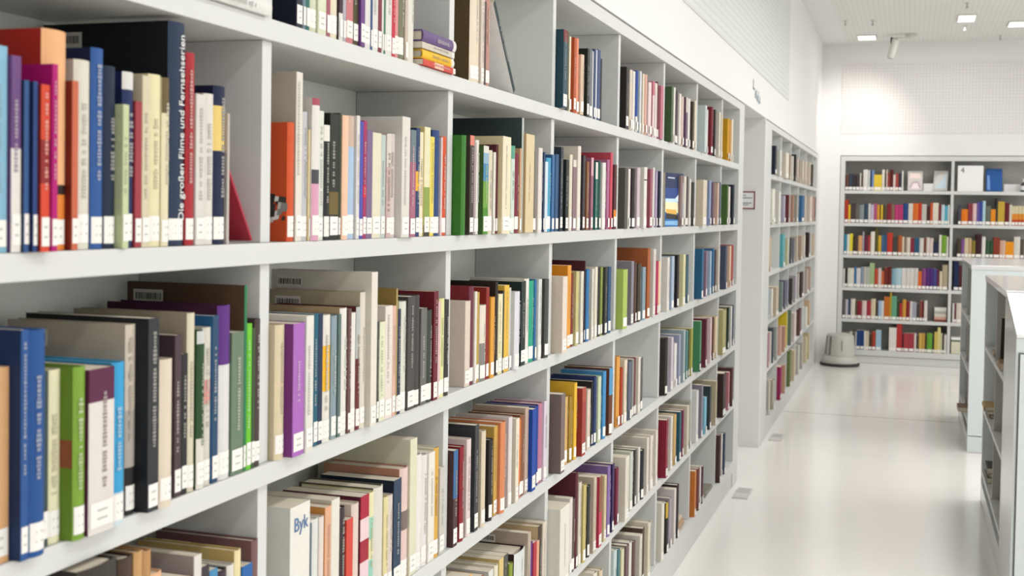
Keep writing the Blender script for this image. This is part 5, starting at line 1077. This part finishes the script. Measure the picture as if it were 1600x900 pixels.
# ------------------------------------------------------------------ long built-in bookcases along the wall
S = .82; D0 = 1.7532; TH = .034
ROWS = [1.937, 1.579, 1.222, .866, .515]
def bookcase(label, y_in0, y_in1, y_end0, y_end1, divs, posts):
    ym = (y_in0 + y_in1) / 2
    root = empty('bookcase', (0, ym, 0)); tag(root, label, 'bookcase')
    def bx(name, lst, mat=M['white'], bev=.0012):
        return boxes(name, [(a, b, c - ym, d - ym, e, f) for a, b, c, d, e, f in lst], mat, root, bev)
    bx('back_panel', [(-.25, -.237, y_end0, y_end1, .02, 2.31)], M['white_in'], 0)
    bx('top_panel', [(-.236, 0, y_in0, y_in1, 2.262, 2.306)])
    for z in ROWS: bx('shelf', [(-.236, 0, y_in0, y_in1, z - TH, z)])
    bx('bottom_shelf', [(-.236, 0, y_in0, y_in1, .088, .158)])
    bx('kick_plate', [(-.03, -.006, y_in0, y_in1, 0.002, .084)])
    lv = [.158] + [v for z in reversed(ROWS) for v in (z - TH, z)] + [2.262]
    for d in divs:
        bx('divider', [(-.236, -.010, d - .03, d, lv[i] + .0003, lv[i+1] - .0003) for i in range(0, len(lv), 2)])
    for a, b in posts: bx('side_panel', [(-.236, 0, a, b, .002, 2.306)])
    return root
bc = bookcase('long white built-in bookcase running along the aisle, packed with books on six shelves', -.70, 7.296, -.72, 7.50,
         [D0 + S * k for k in range(-2, 7)], [(7.2965, 7.50)])
for y, z in ((4.93, 2.235), (6.95, 2.235)):
    o = lathe('cable_cap', [(.012, 0), (.012, .004), (.009, .006)], M['dark'], bc, 16)
    o.rotation_euler = (0, PI/2, 0); o.location = (-.236, y - (7.296 - .70) / 2, z)
bookcase('farther white built-in bookcase between the doorway and the end wall', 9.05, 13.56, 8.66, 13.70,
         [9.87 + S * k for k in range(0, 5)], [(8.6605, 9.0495), (13.5605, 13.70)])

# end wall bookcase
YF = 14.1
root = empty('bookcase', (2.0, YF, 0)); tag(root, 'wide white bookcase built into the end wall beyond the step stool', 'bookcase')
def fx(name, lst, mat=M['white'], bev=.0012):
    return boxes(name, [(a - 2.0, b - 2.0, c - YF, d - YF, e, f) for a, b, c, d, e, f in lst], mat, root, bev)
ZF = [1.929, 1.566, 1.211, .846, .494]
XE = .268 + 1.148 * 4
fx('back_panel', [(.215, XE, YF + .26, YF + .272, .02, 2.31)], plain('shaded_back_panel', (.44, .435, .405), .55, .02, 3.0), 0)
fx('top_panel', [(.268, XE, YF, YF + .26, 2.258, 2.310)])
fx('side_panel', [(.218, .2675, YF, YF + .26, .002, 2.310)])
for z in ZF: fx('shelf', [(.268, XE, YF, YF + .259, z - .036, z)])
fx('bottom_shelf', [(.268, XE, YF, YF + .259, .088, .150)])
fx('kick_plate', [(.268, XE, YF + .012, YF + .03, .002, .083)])
lv = [.150] + [v for z in reversed(ZF) for v in (z - .036, z)] + [2.258]
for k in range(1, 4):
    xr = .268 + 1.148 * k
    fx('divider', [(xr - .029, xr, YF + .002, YF + .259, lv[i] + .0003, lv[i+1] - .0003) for i in range(0, len(lv), 2)])

# ------------------------------------------------------------------ room
H = 3.56; XR = 6.2; YB = -4.0; YE = 14.4
struct('floor', [(-1.3, XR, YB, YE, -.05, 0)], M['floor'])
struct('ceiling', [(.25, XR, YB, YE, H, H + .05)], M['ceil'])
struct('trim_1', [(-.30, .25, YB, YE, H, H + .05)], M['wall'])
struct('wall_left', [(-.30, 0, YB, YE, 2.314, H), (-.30, 0, 13.705, YE, 0, 2.3135), (-.30, 0, YB, -.725, 0, 2.3135), (-.30, -.252, -.725, 7.5, 0, 2.3135), (-.30, -.252, 8.66, 13.705, 0, 2.3135)], M['wall'])
struct('wall_passage', [(-1.25, -.2505, 8.63, 8.66, 0, 2.3135), (-.2505, 0, 8.63, 8.6595, 0, 2.3135), (-1.25, -.3005, 7.47, 7.50, 0, 2.3135), (-1.28, -1.25, 7.47, 8.66, 0, 2.35), (-1.25, -.3005, 7.47, 8.66, 2.314, 2.35)], M['wall'])
struct('wall_end', [(0, .213, YF, YE, 0, H), (.213, XR, YF, YE, 2.317, H), (.213, XR, YE - .02, YE, 0, 2.316), (XE + .002, XR, YF, YE - .021, 0, 2.3165)], M['wall'])
struct('wall_right', [(XR, XR + .05, YB, YE, 0, H)], M['wall'])
struct('wall_back', [(-.3, XR, YB - .05, YB, 0, H)], M['wall'])
struct('trim_2', [(.0005, .004, 1.0, 10.2, 2.575, 3.50)], M['perf_l'])
struct('trim_3', [(.21, XR - .2, YF - .004, YF - .0005, 2.555, 3.34)], M['perf_f'])

# door sign on the passage jamb
r = empty('door_sign', (-.155, 8.63, 1.739)); tag(r, 'small white notice with dark red border on the doorway jamb', 'sign')
boxes('panel', [(-.095, .095, -.006, -.0005, -.063, .063)], M['board'], r, 0)
boxes('border', [(-.095, .095, -.009, -.0062, .054, .063), (-.095, .095, -.009, -.0062, -.063, -.054), (-.095, -.086, -.009, -.0062, -.0539, .0539), (.086, .095, -.009, -.0062, -.0539, .0539)], M['red'], r, 0)
boxes('lettering', [(-.07, .03, -.0075, -.0063, .030, .036), (-.07, .075, -.0075, -.0063, .012, .020), (-.07, .07, -.0075, -.0063, -.024, -.016), (-.07, .05, -.0075, -.0063, -.036, -.030)], M['ink_l'], r, 0)
# faint lettering over the doorway
r = empty('wall_lettering', (0, 8.08, 2.44)); tag(r, 'faint grey blue wayfinding letters on the wall above the doorway', 'sign')
bm = bmesh.new()
for (a, b, c, d) in [(-.21, -.17, .0, .065), (-.20, -.10, .0, .012), (-.10, -.03, -.045, .0), (-.03, .0, -.05, .015), (.0, .06, -.06, -.02), (.07, .10, -.06, .012), (.10, .15, -.066, -.045), (.16, .19, -.06, -.015)]:
    box(bm, .0006, .002, a, b, c, d)
link('letters', bm, M['ink_l'], r)

# floor sockets
for (y, lab) in ((7.17, 'grey floor socket plate set in the floor beside the long bookcase'), (9.08, 'grey floor socket plate set in the floor beyond the doorway')):
    r = empty('floor_socket', (.078, y, 0)); tag(r, lab, 'floor socket', 'floor socket plates')
    boxes('frame', [(-.045, .045, -.14, .14, .0004, .004)], M['plate'], r, .001)
    boxes('lid', [(-.036, .036, -.125, .0, .0042, .006)], M['plate'], r, .001)
    boxes('cable_flap', [(-.036, .036, .004, .125, .0042, .0065)], M['plate_d'], r, .001)

# step stool
r = empty('step_stool', (.272, 13.81, 0)); r.scale = (.98, .98, .86); tag(r, 'grey round rolling step stool with black rubber foot ring, by the end wall', 'step stool')
lathe('rubber_ring', [(.196, .002), (.214, .004), (.217, .018), (.214, .034), (.205, .036)], M['rubber'], r)
lathe('lower_step', [(.203, .0365), (.206, .05), (.200, .085), (.188, .118), (.180, .126), (.160, .128)], M['stool'], r)
lathe('drum', [(.168, .128), (.166, .15), (.150, .372), (.147, .386), (.138, .392)], M['stool'], r)
lathe('tread', [(.137, .3925), (.136, .398), (.128, .404), (.05, .407)], M['stool'], r)
for a in (-155, -128, -80):
    a = math.radians(a); w = .012 if a != math.radians(-80) else .006
    z0, z1 = (.14, .375) if w > .01 else (.20, .33)
    bm = bmesh.new()
    ra = lambda z: .1668 - (z - .15) * .0721
    for s in (-1, 1): pass
    ca, sa = math.cos(a), math.sin(a)
    vs = []
    for z in (z0, z1):
        for s in (-1, 1):
            for e in (-.004, .0025):
                rr = ra(z) + e; vs.append(bm.verts.new((rr * ca - s * w * sa, rr * sa + s * w * ca, z)))
    for f in [(0, 1, 3, 2), (4, 6, 7, 5), (0, 4, 5, 1), (2, 3, 7, 6), (1, 5, 7, 3), (0, 2, 6, 4)]: bm.faces.new([vs[i] for i in f])
    link('groove', bm, M['stool_d'], r)

# ------------------------------------------------------------------ low cabinets on the other side of the aisle
def low_cabinet(label, x0, x1, y0, y1, shelves):
    r = empty('low_bookcase', (x0, y0, 0)); tag(r, label, 'bookcase')
    L_ = y1 - y0; W = x1 - x0; h = 1.31
    boxes('end_panel', [(0, W, 0, .05, .118, h - .03)], M['cab'], r)
    boxes('end_panel', [(0, W, L_ - .05, L_, .118, h - .03)], M['cab'], r)
    boxes('plinth', [(0, W, 0, L_, .002, .112)], M['cab'], r, .001)
    boxes('top_panel', [(-.004, W + .004, -.004, L_ + .004, h - .0298, h)], M['top'], r, .002)
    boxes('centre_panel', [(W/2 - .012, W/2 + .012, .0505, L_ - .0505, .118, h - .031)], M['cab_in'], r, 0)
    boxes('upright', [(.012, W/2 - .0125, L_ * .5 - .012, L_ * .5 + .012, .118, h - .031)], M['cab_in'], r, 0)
    for z in shelves:
        boxes('shelf', [(.002, W/2 - .0125, .0505, L_ * .5 - .0125, z - .024, z), (.002, W/2 - .0125, L_ * .5 + .0125, L_ - .0505, z - .024, z)], M['white'], r, .001)
    return r
low_cabinet('low pale grey bookcase seen end-on, nearer the end wall', 1.39, 1.99, 9.045, 10.66, (.905, .550, .20))
low_cabinet('low pale grey bookcase with open side shelves behind the sloping desk', 1.40, 2.0, 5.95, 7.52, (.905, .540, .185))

# sloping catalogue desk in front of the nearer cabinet
r = empty('sloping_desk', (1.40, 5.36, 0)); tag(r, 'grey catalogue desk with bright white sloping top in front of the open low bookcase', 'desk')
bm = bmesh.new()
W, Dp = .62, .58
pts = [(0, .004), (0, 1.152), (Dp, 1.288), (Dp, .004)]
A = [bm.verts.new((0, y, z)) for y, z in pts]; B = [bm.verts.new((W, y, z)) for y, z in pts]
bm.faces.new(A); bm.faces.new(B)
for i in range(4): bm.faces.new([A[i], A[(i+1) % 4], B[(i+1) % 4], B[i]])
bmesh.ops.bevel(bm, geom=list(bm.edges), offset=.002, segments=2, affect='EDGES')
link('body', bm, M['cab'], r)
bm = bmesh.new()
pts = [(-.004, 1.152), (-.004, 1.166), (Dp - .002, 1.3025), (Dp - .002, 1.2895)]
A = [bm.verts.new((0.001, y, z)) for y, z in pts]; B = [bm.verts.new((W - .001, y, z)) for y, z in pts]
bm.faces.new(A); bm.faces.new(B)
for i in range(4): bm.faces.new([A[i], A[(i+1) % 4], B[(i+1) % 4], B[i]])
link('desk_top', bm, M['board'], r)
boxes('door', [(.016, W - .016, -.012, -.0005, .07, 1.085)], M['cab'], r, .001)
boxes('door_joint', [(.010, .0155, -.0055, -.0003, .064, 1.091), (W - .0155, W - .010, -.0055, -.0003, .064, 1.091), (.0156, W - .0156, -.0055, -.0003, 1.0855, 1.091)], M['line'], r, 0)

# ------------------------------------------------------------------ books lying, leaning or turned
FLAT = (-PI/2, 0, 0)
def flat(x, y0, z, t, l, w, c, label, group=None, cc='', bd='', mk='n', rz=0.0, lt=''):
    o = make_book((x, y0, z + t/2 + .0006), (0, 0, 0), t, l, w, c, cc, bd, mk, label, group, lt, rnd=random.Random(int(l * 1e4) + int(z * 1e4)))
    o.rotation_euler = (Matrix.Rotation(rz, 3, 'Z') @ Matrix.Rotation(-PI/2, 3, 'X')).to_euler()
    return o
Z1 = 1.937
flat(.012, 1.478, Z1, .023, .236, .17, 'E4E2DE', 'white book lying flat on the top shelf, under a brown one')
flat(.004, 1.50, Z1 + .0242, .032, .21, .16, '6A503A', 'brown book lying flat on top of the white one, top shelf')
st = 'books lying in a stack on the top shelf'
flat(.008, 2.350, Z1, .0125, .188, .135, 'D0483C', 'thin red book lying at the bottom of the top-shelf stack', st, bd='0:E4E0D8,.08:D0483C,.38:E8C0A8,.66:D0483C')
flat(.006, 2.352, Z1 + .0137, .0195, .184, .13, 'EFC030', 'yellow book lying in the top-shelf stack, above the red one', st, bd='0:E4E0D8,.09:EFC030')
flat(.007, 2.345, Z1 + .0344, .0135, .188, .13, 'CFC8B8', 'pale grey book lying in the top-shelf stack, under the purple one', st, bd='0:E4E0D8,.08:CFC8B8')
flat(.010, 2.345, Z1 + .0491, .0235, .192, .14, '6A5484', 'purple book lying on top of the stack, top shelf', st, bd='0:E4E0D8,.09:6A5484')
# leaning ones
def leaning(x, yb, z, t, h, w, ang, c, cc, label):
    o = make_book((x, yb, z), (0, 0, 0), t, h, w, c, cc, '', 'n', label, None, '', rnd=random.Random(3))
    o.rotation_euler = (ang, 0, 0)
    return o
leaning(-.002, 2.992, Z1 + .0085, .016, .262, .18, math.radians(40), '1A3236', 'FCFAF6', 'white book with dark teal spine leaning beside an empty space, top shelf')
leaning(-.012, 1.700, 1.579 + .005, .005, .135, .11, math.radians(33), 'A83040', 'B43848', 'thin red booklet leaning in the gap at row end, second shelf')
def bookend(x, y, z, label, hh=.15, fl=.11):
    r = empty('bookend', (x, y, z)); tag(r, label, 'bookend', 'metal bookends')
    boxes('base_plate', [(-.11, 0, 0, fl, .0006, .0022)], M['steel'], r, .0004)
    boxes('upright_plate', [(-.11, 0, -.0016, 0, .0006, hh)], M['steel'], r, .0004)
bookend(-.012, 2.8135, Z1, 'thin metal bookend under the leaning white book, top shelf', .12)
bookend(-.03, 1.6222, 1.579, 'thin metal bookend beside the leaning red booklet, second shelf', .08, .092)

# turned book with a picture cover
ang = math.atan2(.05, .159)
w, h, t = .166, .236, .016
r = make_book((-.002, 5.424, 1.5796), (0, 0, 0), t, h, w, '24406A', '1E3E78', '', 'n', 'book turned cover outwards with blue sky, clouds and golden boat picture, second shelf', None, '', rnd=random.Random(4))
r.rotation_euler = (0, 0, PI/2 - ang)
bm = bmesh.new(); col = bm.loops.layers.float_color.new('Col'); k = [0]
def art(pts, c):
    k[0] += 1
    quad(bm, col, [(-w + u * w, -t/2 - .0004 - k[0] * 4e-5, v * h) for u, v in pts], lin(c, 1.1))
art([(0, 0), (1, 0), (1, 1), (0, 1)], '2A6AB0'); art([(0, .66), (1, .66), (1, 1), (0, 1)], '16264E'); art([(0, .5), (.72, .5), (.86, .72), (0, .72)], '1E3E80')
art([(.5, .5), (1, .42), (1, .82), (.82, .76), (.72, .6)], 'D8E4EE'); art([(0, .44), (.72, .44), (.6, .52), (0, .52)], 'BCD8EA')
art([(0, .27), (.74, .25), (.7, .45), (0, .46)], 'E4DCB4'); art([(.05, .24), (.66, .22), (.60, .31), (.05, .33)], 'D8A84A'); art([(.04, .14), (.72, .13), (.7, .22), (.05, .25)], '2A2420')
art([(.72, .1), (1, .08), (1, .42), (.8, .36)], '9CC0E0'); art([(0, .03), (.9, .02), (.92, .11), (0, .10)], '7FB2D8'); art([(.12, .9), (.5, .895), (.5, .915), (.12, .92)], 'C8D4E4')
link('cover_picture', bm, M['art'], r)

make_book((-.105, 5.405, 1.5796), (0, 0, 0), .03, .262, .12, 'D0B070', 'CDB078', '', 'n', 'tan book standing behind the turned book with the boat picture, second shelf', None, '', rnd=random.Random(2))

# lying books low down
Z6 = .158
st6 = 'books lying flat on the bottom shelf'
flat(-.010, 5.52, Z6, .030, .20, .15, 'B89878', 'light brown book lying flat on the bottom shelf beside a compartment wall', st6, mk='')
flat(-.020, 5.54, Z6 + .0312, .020, .17, .13, 'D8C8B0', 'cream book lying on the light brown one, bottom shelf', st6)
flat(-.004, 6.31, Z6, .022, .24, .17, '8A867C', 'grey book lying flat on the bottom shelf, in the nearly empty compartment', st6)

# books in the low cabinets
def stand(x, y, z, t, h, w, c, label, rz=PI, cc=''):
    return make_book((x, y, z), (0, 0, rz), t, h, w, c, cc, '', '', label, None, '', rnd=random.Random(int(x * 999)))
stand(1.402, 9.93, .5506, .06, .26, .19, '2A3048', 'dark blue grey book standing on the middle shelf of the end-on low bookcase')
stand(1.402, 9.92, .2006, .06, .27, .19, '3A3460', 'dark violet book standing on the lower shelf of the end-on low bookcase')
def cabflat(x, y, z, t, l, w, c, label, rz=PI):
    o = make_book((x, y, z + t/2 + .0006), (0, 0, 0), t, l, w, c, '', '', 'n', label, None, '', rnd=random.Random(int(t * 1e5)))
    o.rotation_euler = (Matrix.Rotation(rz, 3, 'Z') @ Matrix.Rotation(-PI/2, 3, 'X')).to_euler(); return o
cabflat(1.345, 9.83, .20, .030, .24, .17, '8A6A4A', 'brown book lying flat and sticking out of the end-on low bookcase')
o = make_book((1.425, 6.62, .908), (0, 0, PI), .016, .24, .17, '3A2E2A', '', '', 'n', 'dark brown book leaning on the upper shelf of the open low bookcase', None, '', rnd=random.Random(8))
o.rotation_euler = (math.radians(-14), 0, PI)
cabflat(1.412, 7.10, .905, .022, .23, .16, 'A8987C', 'beige book lying flat on the upper shelf of the open low bookcase')
cabflat(1.404, 6.50, .905, .034, .22, .16, 'A07C54', 'tan book lying flat on the upper shelf, nearer the sloping desk')
cabflat(1.415, 7.38, .540, .020, .24, .16, '6A6458', 'grey book lying lowest of three on the middle shelf of the open low bookcase')
cabflat(1.41, 7.37, .5612, .016, .23, .16, 'B8B0A0', 'pale book lying second of three on the middle shelf of the open low bookcase')
cabflat(1.385, 7.36, .5784, .026, .22, .16, 'C09A60', 'ochre book lying topmost of three on the middle shelf, sticking out')
cabflat(1.41, 7.36, .185, .03, .24, .16, '5A564E', 'dark grey book lying lowest on the lower shelf of the open low bookcase')
cabflat(1.414, 7.35, .2162, .024, .23, .16, '98948A', 'light grey book lying on the dark grey one, lower shelf of the open low bookcase')
cabflat(1.41, 7.34, .2414, .028, .23, .16, '4A463E', 'charcoal book lying topmost on the lower shelf of the open low bookcase')

# things shown on the end wall bookcase
def faced(x, y, z, w, h, t, c, tilt, label, rz=0.0):
    o = make_book((x + w/2, y, z + .0008), (0, 0, 0), t, h, w, c, '', '', 'n', label, 'books displayed face-out on the end wall bookcase', '', rnd=random.Random(int(x * 777)))
    o.rotation_euler = (-tilt, 0, rz); return o
ZT = ZF[0]
def cover_art(o, w, h, t, polys):
    bm = bmesh.new(); col = bm.loops.layers.float_color.new('Col')
    for i, (pts, c) in enumerate(polys):
        quad(bm, col, [(-w + u * w, -t/2 - .0006 - i * 2e-4, v * h) for u, v in pts], lin(c, 1.1))
    link('cover_picture', bm, M['art'], o)
o = faced(1.015, 14.19, ZT + .004, .155, .222, .014, 'E4DCD8', .20, 'white face-out book with pink oval picture on the end wall bookcase top shelf', .05)
cover_art(o, .155, .222, .014, [([(.12, .62), (.88, .62), (.85, .88), (.15, .88)], 'E8D4CC'), ([(.1, .12), (.3, .45), (.7, .47), (.9, .14)], 'B8A4A8'), ([(.2, .1), (.36, .36), (.64, .38), (.8, .1)], 'EADADA')])
o = faced(1.275, 14.19, ZT + .004, .150, .225, .022, 'E6E2DC', .22, 'white face-out book with pale blue picture beside the numbered card', -.22)
cover_art(o, .150, .225, .022, [([(.12, .1), (.9, .1), (.9, .88)], 'CCDCE6'), ([(.12, .1), (.9, .88), (.3, .80), (.12, .5)], 'D8D8D4')])
o = faced(1.83, 14.19, ZT + .004, .165, .250, .026, '2E62AA', .18, 'blue face-out book between the numbered card and the dark bottle', .06)
cover_art(o, .165, .250, .026, [([(.06, .06), (.25, .06), (.2, .7), (.06, .7)], '6A98D0'), ([(.0, .93), (.9, .93), (.95, .99), (.0, .99)], '1E4480')])
r = empty('number_card', (1.583, 14.125, ZT)); tag(r, 'large white card with a black figure four, first in its compartment', 'sign')
boxes('card', [(-.130, .130, -.004, .004, .0008, .280)], M['board'], r, .0006)
text('numeral', '4', .085, M['ink'], r, Matrix(((1, 0, 0, -.082), (0, 0, -1, -.0048), (0, 1, 0, .228), (0, 0, 0, 1))))
r = empty('bottle', (2.13, 14.17, ZT)); tag(r, 'small dark bottle with white cap and label on the end wall bookcase', 'bottle')
lathe('body', [(.034, .001), (.036, .006), (.036, .075), (.030, .092), (.014, .102), (.013, .108)], M['dark'], r, 32)
lathe('cap', [(.016, .1085), (.017, .112), (.017, .138), (.014, .142)], M['board'], r, 32)
lathe('paper_label', [(.0362, .022), (.0366, .0225), (.0366, .066), (.0362, .0665)], M['board'], r, 32)
# leaflet tray strips behind the display
r = empty('leaflet', (1.17, 14.23, ZT)); tag(r, 'pale low card strip standing behind the face-out books', 'card')
boxes('sheet', [(-.07, .07, -.002, .002, .0008, .085)], M['board'], r, 0)
r = empty('leaflet', (2.06, 14.23, ZT)); tag(r, 'pale low card strip standing between the blue book and the bottle', 'card')
boxes('sheet', [(-.13, .13, -.002, .002, .0008, .085)], M['wall'], r, 0)
# lying stack and storage box on its lower shelves
Z5 = ZF[4]; zz = Z5
for i, (t, c, lab) in enumerate([(.022, '8A4A3A', 'brown red'), (.030, 'D8A898', 'salmon pink'), (.034, 'D8CFC0', 'cream'), (.026, 'B8B8B0', 'pale grey'), (.040, 'E8E4DC', 'white')]):
    o = make_book((1.31, 14.14, zz + t/2 + .0006), (0, 0, 0), t, .125, .16, c, '', '', 'n', '%s book lying in the small stack on the end wall bookcase' % lab, 'stack of lying books on the end wall', '', rnd=random.Random(i))
    o.rotation_euler = (Matrix.Rotation(-PI/2, 3, 'Z') @ Matrix.Rotation(-PI/2, 3, 'X')).to_euler()
    o.location.x = 1.25; zz += t + .0012
r = empty('storage_box', (1.487, 14.21, .150)); tag(r, 'cream storage box with dark green stripe at the end wall bookcase bottom', 'box')
boxes('body', [(-.055, .055, -.08, .08, .001, .135)], plain('cream_card', (.66, .63, .48), .6, .03, 20), r, .002)
boxes('stripe', [(-.056, .056, -.081, .081, .1355, .155)], plain('dark_green_card', (.10, .14, .08), .6, .05, 20), r, .001)
boxes('lid', [(-.057, .057, -.082, .082, .1555, .182)], M['board'], r, .002)

# ------------------------------------------------------------------ ceiling fittings
def recessed(x, y, w, d, label):
    r = empty('ceiling_light', (x, y, H)); tag(r, label, 'ceiling light', 'recessed ceiling lights')
    boxes('frame', [(-w/2 - .012, w/2 + .012, -d/2 - .012, d/2 + .012, -.010, -.0005)], M['fit'], r, .001)
    boxes('diffuser', [(-w/2, w/2, -d/2, d/2, -.014, -.0105)], M['glow'], r, 0)
recessed(.484, 13.60, .18, .30, 'recessed ceiling light by the corner of the end wall')
recessed(1.44, 12.48, .15, .38, 'recessed ceiling light in front of the spotlight, farther from the wall')
recessed(1.95, 12.95, .20, .30, 'recessed ceiling light third from the side wall')
r = empty('spotlight', (.84, 13.45, H)); tag(r, 'white ceiling spotlight tilted down at the end wall', 'spotlight')
o = lathe('ceiling_plate', [(.055, -.030), (.060, -.026), (.060, -.001)], M['fit'], r, 32); o.location = (.10, 0, 0)
boxes('arm', [(-.10, .10, -.012, .012, -.046, -.0305)], M['fit'], r, .002)
boxes('bracket', [(-.112, -.09, -.014, .014, -.10, -.031)], M['dark'], r, .002)
o = lathe('lamp_head', [(.030, -.20), (.036, -.19), (.042, -.02), (.038, 0), (.02, .006)], M['fit'], r, 32)
o.location = (-.055, 0, -.055); o.rotation_euler = (.18, .28, 0)
o = lathe('lens', [(.026, -.206), (.028, -.2015)], M['dark'], r, 24); o.location = (-.055, 0, -.055); o.rotation_euler = (.18, .28, 0)
for i, (x, y, lab) in enumerate([(.321, 12.42, 'tiny ceiling sprinkler near the side wall'), (.578, 12.47, 'tiny ceiling sprinkler second from the side wall'), (1.446, 12.99, 'tiny ceiling sprinkler behind a recessed light'), (1.41, 11.62, 'tiny ceiling sprinkler in front of the recessed lights'), (1.822, 13.74, 'tiny ceiling sprinkler close to the end wall')]):
    r = empty('sprinkler', (x, y, H)); tag(r, lab, 'sprinkler', 'ceiling sprinklers')
    lathe('rosette', [(.020, -.006), (.022, -.001)], M['fit'], r, 16)
    lathe('head', [(.012, -.050), (.014, -.046), (.006, -.03), (.008, -.0065)], M['plate_d'], r, 16)

# ------------------------------------------------------------------ light
def area(loc, sx, sy, p, col=(1, .995, .985), rot=(0, 0, 0)):
    l = bpy.data.lights.new('ceiling_and_fill_lamp', 'AREA'); l.shape = 'RECTANGLE'; l.size = sx; l.size_y = sy; l.energy = p; l.color = col; l.spread = math.radians(158 if sx < .4 else 180)
    o = bpy.data.objects.new('ceiling_and_fill_lamp', l); COL.objects.link(o); o.location = loc; o.rotation_euler = rot
    return o
POW = .62
for y in (-1.6, 1.4, 4.4, 7.4, 10.2):
    area((1.75, y, H - .02), .30, 2.4, 1.12 * (31 if y < 0 else 36 if y < 3 else 44) * POW, rot=(0, 0, 0))
for y in (-1.5, 3.5, 8.5, 12.2):
    area((4.4, y, H - .02), 1.4, 3.6, 108 * POW)
area((1.2, 12.9, H - .02), .5, .5, 18 * POW)
area((XR - .03, 4.5, 1.5), 2.2, 13.0, 72, (.94, .975, 1), (0, PI/2, 0))  # unseen fill lamp at the right wall, added to brighten the lower shelves
s = bpy.data.lights.new('spot_lamp', 'SPOT'); s.energy = 42; s.spot_size = math.radians(92); s.spot_blend = 1.0; s.shadow_soft_size = .06; s.color = (1, .96, .92)
so = bpy.data.objects.new('spot_lamp', s); COL.objects.link(so); so.location = (.70, 13.15, 3.28)
so.rotation_euler = (Vector((.25, 14.1, 2.35)) - Vector(so.location)).to_track_quat('-Z', 'Y').to_euler()
w_ = bpy.data.worlds.new('World'); bpy.context.scene.world = w_; w_.use_nodes = True
w_.node_tree.nodes['Background'].inputs[0].default_value = (1, .98, .95, 1); w_.node_tree.nodes['Background'].inputs[1].default_value = .1

# ------------------------------------------------------------------ camera
cd = bpy.data.cameras.new('camera'); cam = bpy.data.objects.new('camera', cd); COL.objects.link(cam)
R_, U_, F_ = Vector(CAM_R), Vector(CAM_U), Vector(CAM_F)
cam.matrix_world = Matrix(((R_.x, U_.x, -F_.x, CAM[0]), (R_.y, U_.y, -F_.y, CAM[1]), (R_.z, U_.z, -F_.z, CAM[2]), (0, 0, 0, 1)))
cd.sensor_width = 36; cd.lens = LENS; cd.shift_y = SHIFT; cd.clip_start = .02; cd.clip_end = 60
cd.dof.use_dof = True; cd.dof.focus_distance = 3.3; cd.dof.aperture_fstop = 7.0
sc = bpy.context.scene; sc.camera = cam
sc.view_settings.view_transform = 'Standard'; sc.view_settings.look = 'None'; sc.view_settings.exposure = -.09
